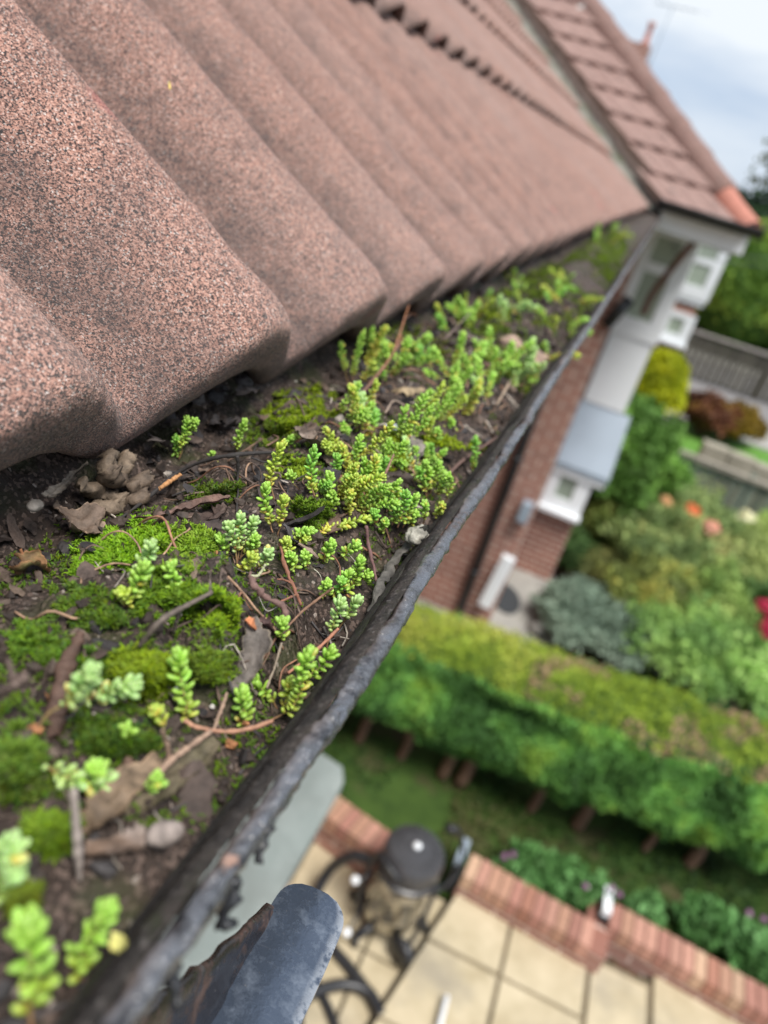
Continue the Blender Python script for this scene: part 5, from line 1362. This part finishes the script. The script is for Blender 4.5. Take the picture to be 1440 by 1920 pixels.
for (px, py) in ((660, 1400), (745, 1425), (830, 1450), (868, 1455), (1000, 1510), (1090, 1530), (1215, 1590), (1300, 1610)):
    p = at(px, py, z=.12); p[1] = max(p[1], hnear(p[0]) + .2); q = p + [rng.uniform(-.22, .22), rng.uniform(.0, .12), .65]
    m = MB(); m.tube(spline([p + [0, 0, -.14], p + [.02, .0, .1], (p + q) / 2 + [.03, 0, 0], q], 10), np.linspace(.05, .028, 10) * rng.uniform(.6, 1.15), 9, (.23, .135, .09)); m.build('trunk', MT['bark'], hg)
# grass under the hedge
n = 16000; rng = np.random.default_rng(3); P = np.stack([rng.uniform(-2.5, 5, n), rng.uniform(3.75, 5.3, n), rng.uniform(0, .06, n)], 1)
k = fbm(P * np.array([1.6, 1.6, 0]), 3, 12); P = P[k > -.25]
mb = MB(); cloud(mb, P, .030, pick(rng, len(P), [(.02, .05, .012), (.035, .085, .018), (.06, .13, .025), (.11, .11, .04)], P, 1.4), rng, up=0, asp=.3)
mb.build('grass', MT['foliage'], smooth=False, kind='stuff', label='rough dark grass and ground cover below the hedge')
# leafy plants with pink flowers behind the low walls
pinks = []
for k, (px, py, r, lab) in enumerate(((985, 1640, .17, 'leafy plant behind the middle low wall, nearest the vacuum cleaner'), (1045, 1655, .20, 'leafy plant behind the middle low wall, its fullest clump'), (1105, 1690, .15, 'leafy plant behind the middle low wall, at the step'), (1210, 1725, .13, 'small leafy plant just right of the pale end block'), (1330, 1735, .18, 'leafy plant behind the right low wall'), (1420, 1790, .22, 'leafy plant behind the right low wall at the photo edge'))):
    p = at(px, py, z=.22)
    bush('leafy_plant', lab, (p[0], p[1] + .06, .12), (r, r * .8, .24), [(.08, .19, .05), (.13, .31, .09), (.19, .40, .14)], 900, .030, 'plant', 'plants behind the low brick walls', 60 + k, stem=True)
blooms('pink_flower', '', [(1098, 1662, .42, 'pink flower head above the plant at the middle low wall'), (1146, 1665, .42, 'pink flower head just above the pale end block, left of two'), (1160, 1676, .42, 'pink flower head just above the pale end block, right of two'), (962, 1602, .42, 'dull purple flower head nearest the vacuum cleaner'), (945, 1606, .40, 'faded pink flower head beside the dull purple one'), (1404, 1712, .42, 'pale pink flower head behind the right low wall'), (1432, 1724, .42, 'mauve flower head at the right edge of the photo')], (.36, .16, .33), .026, 'pink flowers behind the low walls')

# ------------------------------------------------------------------ wet vacuum cleaner with its hose
vc = at(782, 1588, z=.75); vx, vy = vc[0], vc[1]
vac = thing('vacuum_cleaner', 'upright wet vacuum cleaner with steel drum and round black motor head', 'vacuum cleaner')
mb = MB(); mb.lathe([(0, .755), (.03, .755), (.10, .75), (.165, .735), (.180, .715), (.186, .69), (.186, .60), (.176, .585), (.192, .575), (.192, .545), (.17, .535), (0, .535)], (vx, vy, 0), 40); 
for k in range(28):
    a = k * 2 * math.pi / 28; mb.obox((vx + .10 * math.cos(a), vy + .10 * math.sin(a), .752), (vx + .165 * math.cos(a), vy + .165 * math.sin(a), .740), .012, (0, 0, 1), .012)
h_ = mb.build('motor_head', m_plain('grey_black_plastic', (.055, .055, .06), .35, .2), vac); flat(h_)
mb = MB(); mb.lathe([(0, .775), (.016, .773), (.024, .765), (.025, .754), (0, .754)], (vx, vy, 0), 20); mb.build('knob', MT['white'], vac)
mb = MB(); mb.lathe([(0, .14), (.155, .14), (.165, .15), (.168, .24), (.172, .25), (.168, .26), (.168, .44), (.172, .45), (.168, .46), (.168, .53), (0, .53)], (vx, vy, 0), 40); flat(mb.build('drum', MT['steel'], vac))
mb = MB()
for k in range(5):
    a = k * 2 * math.pi / 5 + .4; mb.obox((vx, vy, .11), (vx + .25 * math.cos(a), vy + .25 * math.sin(a), .09), .05, (0, 0, 1), .04)
mb.tube(spline([(vx - .19, vy - .08, .10), (vx - .21, vy - .10, .35), (vx - .20, vy - .10, .66), (vx - .12, vy - .17, .70), (vx - .02, vy - .20, .66)], 20), .016, 8)
mb.tube(spline([(vx + .17, vy - .14, .09), (vx + .19, vy - .12, .3), (vx + .19, vy - .06, .6)], 14), .016, 8)
mb.build('frame', MT['black'], vac)
for k in range(5):
    a = k * 2 * math.pi / 5 + .4; c = (vx + .25 * math.cos(a), vy + .25 * math.sin(a), .042)
    m = MB(); m.lathe([(0, -.016), (.034, -.016), (.042, -.008), (.042, .008), (.034, .016), (0, .016)], c, 18, axis=(math.sin(a + .8), math.cos(a), 0)); m.tube([(c[0], c[1], .045), (c[0], c[1], .085)], .009, 6); m.build('castor', MT['black'], vac)
for (px, py, z) in ((666, 1650, .48), (650, 1748, .22)):
    c = at(px, py, z=z); m = MB(); m.add(IV4 * .026 + c, IF4); m.build('latch', MT['white'], vac); m = MB(); m.tube([c, (vx - .15, vy - .05, z)], .010, 7); m.build('latch_arm', MT['black'], vac)
mb = MB(); c = at(755, 1785, z=.12); mb.lathe([(0, -.03), (.07, -.03), (.08, -.02), (.08, .02), (.07, .03), (0, .03)], c, 22, axis=(.5, .85, 0)); mb.build('wheel', MT['black'], vac)
hs = [at(p[0], p[1], z=p[2]) for p in ((700, 1615, .5), (660, 1605, .45), (615, 1635, .22), (588, 1700, .05), (610, 1760, .03), (655, 1815, .03), (695, 1870, .03), (712, 1920, .03), (690, 1985, .03), (600, 1990, .03), (560, 1930, .05), (572, 1872, .07), (640, 1846, .07), (690, 1860, .07), (716, 1905, .07))]
mb = MB(); mb.tube(spline(hs, 160), .034, 10); mb.build('hose', MT['black'], label='black vacuum hose looped over the lower slabs', cat='hose')
hs = [at(p[0], p[1], z=.025) for p in ((570, 1790), (590, 1840), (615, 1890), (640, 1950), (680, 2010))]
mb = MB(); mb.tube(spline(hs, 40), .027, 10); mb.build('hose', MT['black'], label='straight black hose length crossing under the looped one', cat='hose')
hs = [at(*p[:2], z=p[2]) for p in ((818, 1672, .35), (840, 1655, .34), (862, 1632, .34), (868, 1590, .36), (862, 1560, .45), (846, 1552, .5))]
mb = MB(); mb.tube(spline(hs, 40), .013, 8); mb.tube([at(835, 1552, z=.5), at(858, 1556, z=.5)], .03, 8); mb.build('cable', MT['black'], label='black cable and plug hanging over the middle low wall by the vacuum cleaner', cat='cable')
a, b = at(838, 1868, z=.16), at(815, 1960, z=.16); mb = MB(); mb.tube(np.vstack([a - (b - a) * .02, a, b, b + (b - a) * 2]), [.008, .016, .016, .016], 12); mb.build('white_rod', MT['white'], label='white round ended rod lying on the terrace slabs', cat='rod')

# ------------------------------------------------------------------ the neighbour's side of the hedge
mb = MB(); pts = [at(p[0], p[1], z=.0) for p in ((860, 1145), (955, 1035), (1040, 955), (1068, 960), (1052, 1050), (1030, 1110), (1045, 1200), (960, 1230))]
mb.poly([(p[0], p[1]) for p in pts], -.1, .012); mb.build('path', MT['concrete'], kind='structure', smooth=False)
mb = MB(); mb.box((-3, 6.0, -.1), (.0, 7.0, .008)); mb.build('side_path', MT['concrete'], kind='structure', smooth=False)
c = at(948, 1122, z=.02); e1 = at(975, 1128, z=.02) - c; e2 = at(945, 1095, z=.02) - c
mb = MB(); mb.poly([tuple((c + e1 * math.cos(t) + e2 * math.sin(t))[:2]) for t in np.linspace(0, 6.283, 33)[:-1]], .013, .03); mb.build('doormat', m_plain('dark_rubber', (.035, .04, .045), .8, .2), label='dark oval doormat on the concrete path by the white board', cat='mat', smooth=False)
a, b = at(955, 1045, y=6.90), at(908, 1135, y=6.90); mb = MB(); mb.obox(a, b, .13, (0, 1, 0), .06); mb.obox(a + [0, -.035, 0], b + [0, -.035, 0], .07, (0, 1, 0), .012)
mb.build('white_board', MT['white'], label='narrow white board leaning against the brick wall beside the doormat', cat='board', smooth=False)
mb = MB(); p = at(1008, 1178, z=.08); mb.add(IV4 * [.09, .08, .07] * (1 + .12 * fbm(IV4 * 2, 2, 4)[:, None]) + p, IF4); mb.build('pale_stone', MT['concrete'], label='pale round stone at the edge of the concrete path', cat='stone')
GR = [(0.079, 0.149, 0.034), (0.147, 0.257, 0.059), (0.239, 0.376, 0.085), (0.399, 0.476, 0.119)]
SG = [(.15, .21, .15), (.23, .32, .24), (.33, .42, .32)]
SG_ = [(0.372, 0.417, 0.254), (0.560, 0.615, 0.373), (0.750, 0.750, 0.474)]
YG = [(0.319, 0.337, 0.051), (0.585, 0.536, 0.085), (0.750, 0.714, 0.135)]
def gb(label, px, py, r, h, pal, n, size, seed, name='shrub', cat='shrub', zc=None, group=None, lump=.35):
    p = at(px, py, z=(zc if zc is not None else h * .5)); return bush(name, label, (p[0], p[1], (zc if zc is not None else h * .5)), (r, r, h * .55), pal, n, size, cat, group, seed, lump=lump)
gb('broad grey green lavender like shrub just beyond the hedge', 1120, 1165, .62, .5, SG, 7000, .028, 1)
gb('grey green spill of the same planting nearer the white board', 1070, 1150, .40, .45, SG, 2600, .026, 2)
gb('tall dark green shrub beside the lower bay window', 1165, 895, .72, 1.6, [(0.067, 0.149, 0.025), (0.133, 0.277, 0.051), (0.239, 0.437, 0.085)], 9000, .05, 3, zc=1.0)
gb('small dark green shrub at the foot of the bay', 1068, 1040, .28, .6, [(0.053, 0.109, 0.034), (0.107, 0.198, 0.059)], 1800, .03, 4)
gb('yellow green shrub above the small dark one', 1138, 1000, .42, .8, [(.10, .15, .035), (.19, .25, .055), (.27, .31, .09)], 2600, .035, 5)
gb('olive green low shrub left of the mixed bed', 1125, 1075, .34, .5, [(.13, .15, .05), (.20, .23, .07), (.28, .28, .10)], 1900, .03, 6)
gb('bright yellow green tuft above the grey green shrub', 1152, 1125, .16, .35, YG, 800, .026, 7)
gb('rose bush in the middle of the mixed bed', 1245, 1040, .75, 1.1, [(0.133, 0.198, 0.068), (0.239, 0.337, 0.119), (0.372, 0.476, 0.169), (0.507, 0.476, 0.186)], 5200, .035, 8, name='rose_bush')
gb('taller rose bush under the orange bloom', 1290, 1010, .7, 1.2, [(0.160, 0.218, 0.076), (0.267, 0.376, 0.135), (0.399, 0.476, 0.169)], 4200, .035, 9, name='rose_bush')
gb('loose bush under the cream bloom', 1385, 1060, .75, 1.0, [(0.213, 0.277, 0.085), (0.347, 0.437, 0.135), (0.479, 0.536, 0.186)], 4200, .035, 10)
gb('leafy bush in front of the rose bushes', 1215, 1125, .55, .8, [(0.160, 0.198, 0.059), (0.267, 0.337, 0.085), (0.453, 0.437, 0.101)], 3200, .034, 11)
gb('green bush near the hedge at the right', 1290, 1215, .62, .75, [(0.133, 0.257, 0.068), (0.239, 0.417, 0.119), (0.372, 0.575, 0.153)], 3600, .036, 12)
gb('bright green leafy bush below the red flowers', 1380, 1260, .55, .7, [(0.160, 0.297, 0.076), (0.293, 0.496, 0.135), (0.479, 0.714, 0.220)], 3200, .04, 13)
gb('fresh green bush left of the red flowers', 1330, 1140, .55, .8, [(0.133, 0.238, 0.059), (0.267, 0.396, 0.101), (0.399, 0.516, 0.153)], 3200, .036, 14)
gb('green bush at the right edge below the fence', 1440, 1040, .6, .9, [(0.213, 0.337, 0.085), (0.372, 0.516, 0.119), (0.532, 0.635, 0.169)], 3000, .038, 15)
gb('low bush right of the hedge end', 1445, 1160, .45, .9, [(0.079, 0.158, 0.051), (0.160, 0.277, 0.085)], 2200, .04, 16)
gb('silver green plant at the right edge beyond the hedge', 1450, 1345, .25, .4, SG, 900, .03, 17)
blooms('rose', '', [(1299, 958, 1.3, 'vivid orange rose standing above the mixed bed')], (.85, .26, .10), .11)
blooms('rose', '', [(1333, 992, 1.3, 'peach pink rose right of the orange one')], (.85, .45, .32), .12)
blooms('rose', '', [(1398, 971, 1.3, 'cream yellow rose close to the fence')], (.85, .82, .55), .12)
blooms('rose', '', [(1248, 940, 1.3, 'small apricot rose left of the orange one')], (.72, .42, .2), .08)
blooms('red_flower', '', [(1432, 1140, .9, 'crimson bloom at the right edge, upper one'), (1438, 1185, .9, 'crimson bloom at the right edge, lower one'), (1446, 1160, .9, 'crimson bloom cut by the right edge of the photo')], (.50, .03, .08), .11)


def fence(name, label, A, B, h, post_gap, board=.1, col=(.16, .165, .14), railcol=(.30, .27, .22), gap=.03, cat='fence'):
    o = thing(name, label, cat); A = np.array(A, float); B = np.array(B, float); A[2] = B[2] = 0; d = B - A; L = np.linalg.norm(d); d /= L; rng = np.random.default_rng(int(L * 100))
    m = MB(); x = 0
    while x < L:
        p = A + d * (x + board / 2); m.obox(p + [0, 0, .04], p + [0, 0, h - .05 + rng.uniform(-.01, .01)], .02, d, board, np.array(col) * rng.uniform(.75, 1.25)); x += board + gap
    m.build('boards', MT['wood'], o, smooth=False)
    m = MB(); m.obox(A + [0, 0, h], B + [0, 0, h], .12, (0, 0, 1), .05, railcol); m.build('top_rail', MT['wood'], o, smooth=False)
    for k in range(int(L / post_gap) + 1):
        p = A + d * k * post_gap + np.array([-d[1], d[0], 0]) * .08; m = MB(); m.obox(p + [0, 0, -.1], p + [0, 0, h + .06], .1, d, .1, np.array(col) * .9); m.build('post', MT['wood'], o, smooth=False)
    return o


fa, fb = at(1190, 812, z=1.15), at(1450, 915, z=1.15)
fence('board_fence', 'weathered grey green board fence with pale rail beyond the roses', fa, fa + (fb - fa) * 2.2, 1.15, 1.8, col=(.17, .20, .16))
mb = MB(); p0, p1, p2, p3 = [at(*p, z=.01) for p in ((1180, 830), (1300, 770), (1500, 850), (1500, 930))]
mb.poly([tuple(p[:2]) for p in (p0, p3, p2, p1)], -.1, .01); mb.build('front_lawn', m_ground('front_grass', (.08, .20, .03), (.13, .28, .05), 3), kind='structure', smooth=False)
wa, wb = at(1318, 830, z=.4), at(1460, 880, z=.4); o = thing('stone_wall', 'low pale stone wall along the front garden beyond the fence', 'wall'); rng = np.random.default_rng(8)
m = MB(); d = (wb - wa); L = np.linalg.norm(d); d /= L; x = 0
while x < L * 1.6:
    w = rng.uniform(.4, .8); p = wa + d * (x + w / 2); p[2] = 0; m.obox(p + [0, 0, 0], p + [0, 0, .4 * rng.uniform(.85, 1.1)], .35, d, w - .03); x += w
m.build('stones', MT['stone'], o, smooth=False)
mb = MB(); p = [at(*q, z=.005) for q in ((1250, 765), (1310, 765), (1325, 850), (1230, 830))]; mb.poly([tuple(q[:2]) for q in p], -.1, .005); mb.build('driveway', MT['concrete'], kind='structure', smooth=False)
# street, far fence, hedges and trees
mb = MB(); mb.box((.5, 20.3, -.12), (60, 27.5, -.02)); mb.build('road', MT['road'], kind='structure', smooth=False)
mb = MB(); mb.box((.5, 18.6, -.11), (60, 20.28, .06)); mb.box((.5, 27.52, -.11), (60, 29, .06)); mb.build('pavement', MT['concrete'], kind='structure', smooth=False)
ga, gb_ = at(1296, 618, z=1.3), at(1450, 668, z=1.3)
fence('street_fence', 'dark slatted fence with pale rail along the far side of the street', ga, ga + (gb_ - ga) * 4, 1.3, 2.4, board=.16, gap=.04, col=(.075, .07, .055), railcol=(.36, .33, .30))
yp = at(1243, 703, y=12.6); bush('shrub', 'clipped bright yellow dome shaped shrub beside the bay', (yp[0], yp[1], 1.62), (.46, .46, .80), [(.30, .36, .015), (.52, .56, .015), (.72, .70, .025)], 4200, .035, 'shrub', None, 30, lump=.07)
yp = at(1208, 738, y=12.2); bush('shrub', 'dark green shrub in front of the yellow dome', (yp[0], yp[1], 1.0), (.42, .42, .75), [(.03, .08, .02), (.06, .15, .04)], 2600, .04, 'shrub', None, 31)
gb('rusty brown shrub with ochre right end beside the street', 1325, 783, .62, .85, [(.10, .05, .03), (.20, .075, .04), (.24, .14, .02)], 3600, .06, 32, lump=.25)
gb('ochre brown shrub joined to the rusty one on its right', 1372, 796, .62, .8, [(.12, .075, .02), (.23, .15, .015), (.28, .19, .02)], 3600, .06, 33, lump=.25)
for k, (px, py, r, h, lab) in enumerate(((1400, 560, 2.6, 4.2, 'rounded clipped green hedge bush behind the street fence'), (1500, 580, 3.0, 4.2, 'rounded green bush at the right edge behind the street fence'), (1340, 585, 1.6, 3.0, 'small dark bush at the left end of the street fence'))):
    p = at(px, py, y=31 + k * .6); bush('garden_bush', lab, (p[0], p[1], 1.8), (r, r, h * .62), [(.09, .19, .03), (.20, .33, .045), (.34, .44, .06)], 7000, .11, 'bush', None, 40 + k, lump=.18)


def tree(name, label, base, h, r, pal, n, size, seed, cz=.68):
    rng = np.random.default_rng(seed); o = thing(name, label, 'tree', None); b = np.array(base, float); m = MB(); P = []
    tk = MB(); tk.tube(spline([b, b + [.1, 0, h * .3], b + [-.1, .1, h * .62], b + [.1, 0, h * .9]], 14), np.linspace(h * .03, h * .006, 14), 9, (.10, .075, .055))
    for k in range(16):
        a = rng.uniform(0, 6.28); z = h * rng.uniform(.35, .95); rr = r * (1 - .55 * abs(z / h - cz) / .4) * rng.uniform(.4, .95); c = b + [rr * math.cos(a), rr * math.sin(a), z]
        tk.tube(spline([b + [0, 0, z * .6], (b + [0, 0, z * .8] + c) / 2, c], 8), np.linspace(h * .010, h * .003, 8), 6, (.10, .075, .055))
        q = rng.normal(0, 1, (n // 16, 3)); q /= np.linalg.norm(q, axis=1)[:, None]; q *= rng.random((len(q), 1)) ** .45; P.append(c + q * r * rng.uniform(.34, .55) * np.array([1, 1, .8]))
    P = np.vstack(P); cloud(m, P, size, pick(rng, len(P), pal, P, 1.2 / r), rng); m.build('crown', MT['foliage'], o, smooth=False); tk.build('trunk', MT['bark'], o)


DK = [(.012, .032, .014), (.025, .06, .024), (.05, .10, .035)]
for k, (px, y, h, r, pal, lab) in enumerate(((1480, 44, 8.4, 4.2, [(.035, .05, .015), (.07, .09, .02), (.12, .13, .035)], 'olive tree rising against the sky at the right edge'), (1415, 40, 5.6, 2.7, DK, 'dark green tree behind the street directly under the olive one'), (1350, 42, 4.6, 2.4, DK, 'low dark tree just right of the bay roof corner'), (1520, 38, 6.0, 3.5, DK, 'dark tree cut by the right edge behind the street'), (1450, 36, 4.2, 2.4, DK, 'dark round tree above the clipped bush'), (1385, 37, 3.8, 2.2, [(.02, .04, .018), (.04, .07, .03), (.08, .09, .04)], 'dull green tree between the wires and the bush'))):
    p = at(px, 500, y=y); tree('street_tree', lab, (p[0], y, 0), h, r, pal, 7000, .17, 70 + k)
n = 9000; rng = np.random.default_rng(99); P = np.stack([rng.uniform(4, 80, n), rng.uniform(58, 70, n), rng.random(n) ** .7 * 5.0], 1); P[:, 2] *= .7 + .4 * fbm(P * np.array([.2, 0, 0]), 3, 2)
mb = MB(); cloud(mb, P, .5, pick(rng, n, DK + [(.07, .11, .04)], P, .3), rng); mb.build('far_wood', MT['foliage'], smooth=False, kind='stuff', label='far dark wood beyond the street')
# telephone wires across the street
for (a, b, lab) in (((1260, 455, 9.0), (1440, 478, 16), 'upper telephone wire crossing the bay toward the trees'), ((1260, 468, 9.0), (1440, 494, 16), 'lower telephone wire crossing the bay toward the trees')):
    A, B = at(a[0], a[1], y=a[2]), at(b[0], b[1], y=b[2]); A[1] = min(A[1], 8.6); B2 = B + (B - A) * .6
    P = np.linspace(A, B2, 24); P[:, 2] -= .05 * np.sin(np.linspace(0, math.pi, 24)); mb = MB(); mb.tube(P, .007, 6); mb.build('wire', MT['black'], label=lab, cat='wire')
# chimney with pot and aerial on a roof behind the hip
ch = thing('chimney', 'brick chimney with tall orange pot showing over the hip ridge', 'chimney')
b = at(1205, 98, y=24); mb = MB(); mb.box(b + [-.6, -.3, -3.2], b + [.15, .4, .15]); mb.build('stack', MT['brick_x'], ch, smooth=False)
mb = MB(); mb.lathe([(0, 0), (.12, 0), (.10, .06), (.075, .12), (.065, .42), (.09, .46), (.10, .52), (.06, .53), (0, .53)], b + [-.02, 0, .15], 20); mb.build('pot', MT['orange_tile'], ch)
a = at(1228, 95, y=26); t = at(1262, 12, y=26); al = thing('aerial', 'faint television aerial on a mast beside the chimney pot', 'aerial'); mb = MB(); mb.tube([a + (a - t) * 1.2, a, t], .02, 6); mb.build('mast', MT['slate'], al)
mb = MB(); e = at(1310, 22, y=26); d = (e - t) / np.linalg.norm(e - t); mb.tube([t - d * .5, e], .012, 6)
for k in range(7): c = t + d * (-.4 + k * .22); mb.tube([c + [0, -.25, 0], c + [0, .25, 0]], .008, 5)
mb.build('elements', MT['slate'], al)
h3 = thing('brick_house', 'house whose roof carries the chimney, hidden behind the hip', 'house'); mb = MB(); mb.box((-9, 22, 0), (-1.6, 32, 4.6)); mb.build('wall', MT['brick_x'], h3, smooth=False)
mb = MB(); mb.add([(-9.3, 21.7, 4.5), (-1.3, 21.7, 4.5), (-1.3, 32.3, 4.5), (-9.3, 32.3, 4.5), (-4.5, 25, 6.6), (-4.5, 29, 6.6), (-6, 25, 6.6), (-6, 29, 6.6)], np.array([[1, 4, 6, 0], [2, 5, 4, 1], [3, 7, 5, 2], [0, 6, 7, 3], [4, 5, 7, 6]])); mb.build('roof', MT['far_tile'], h3, smooth=False)
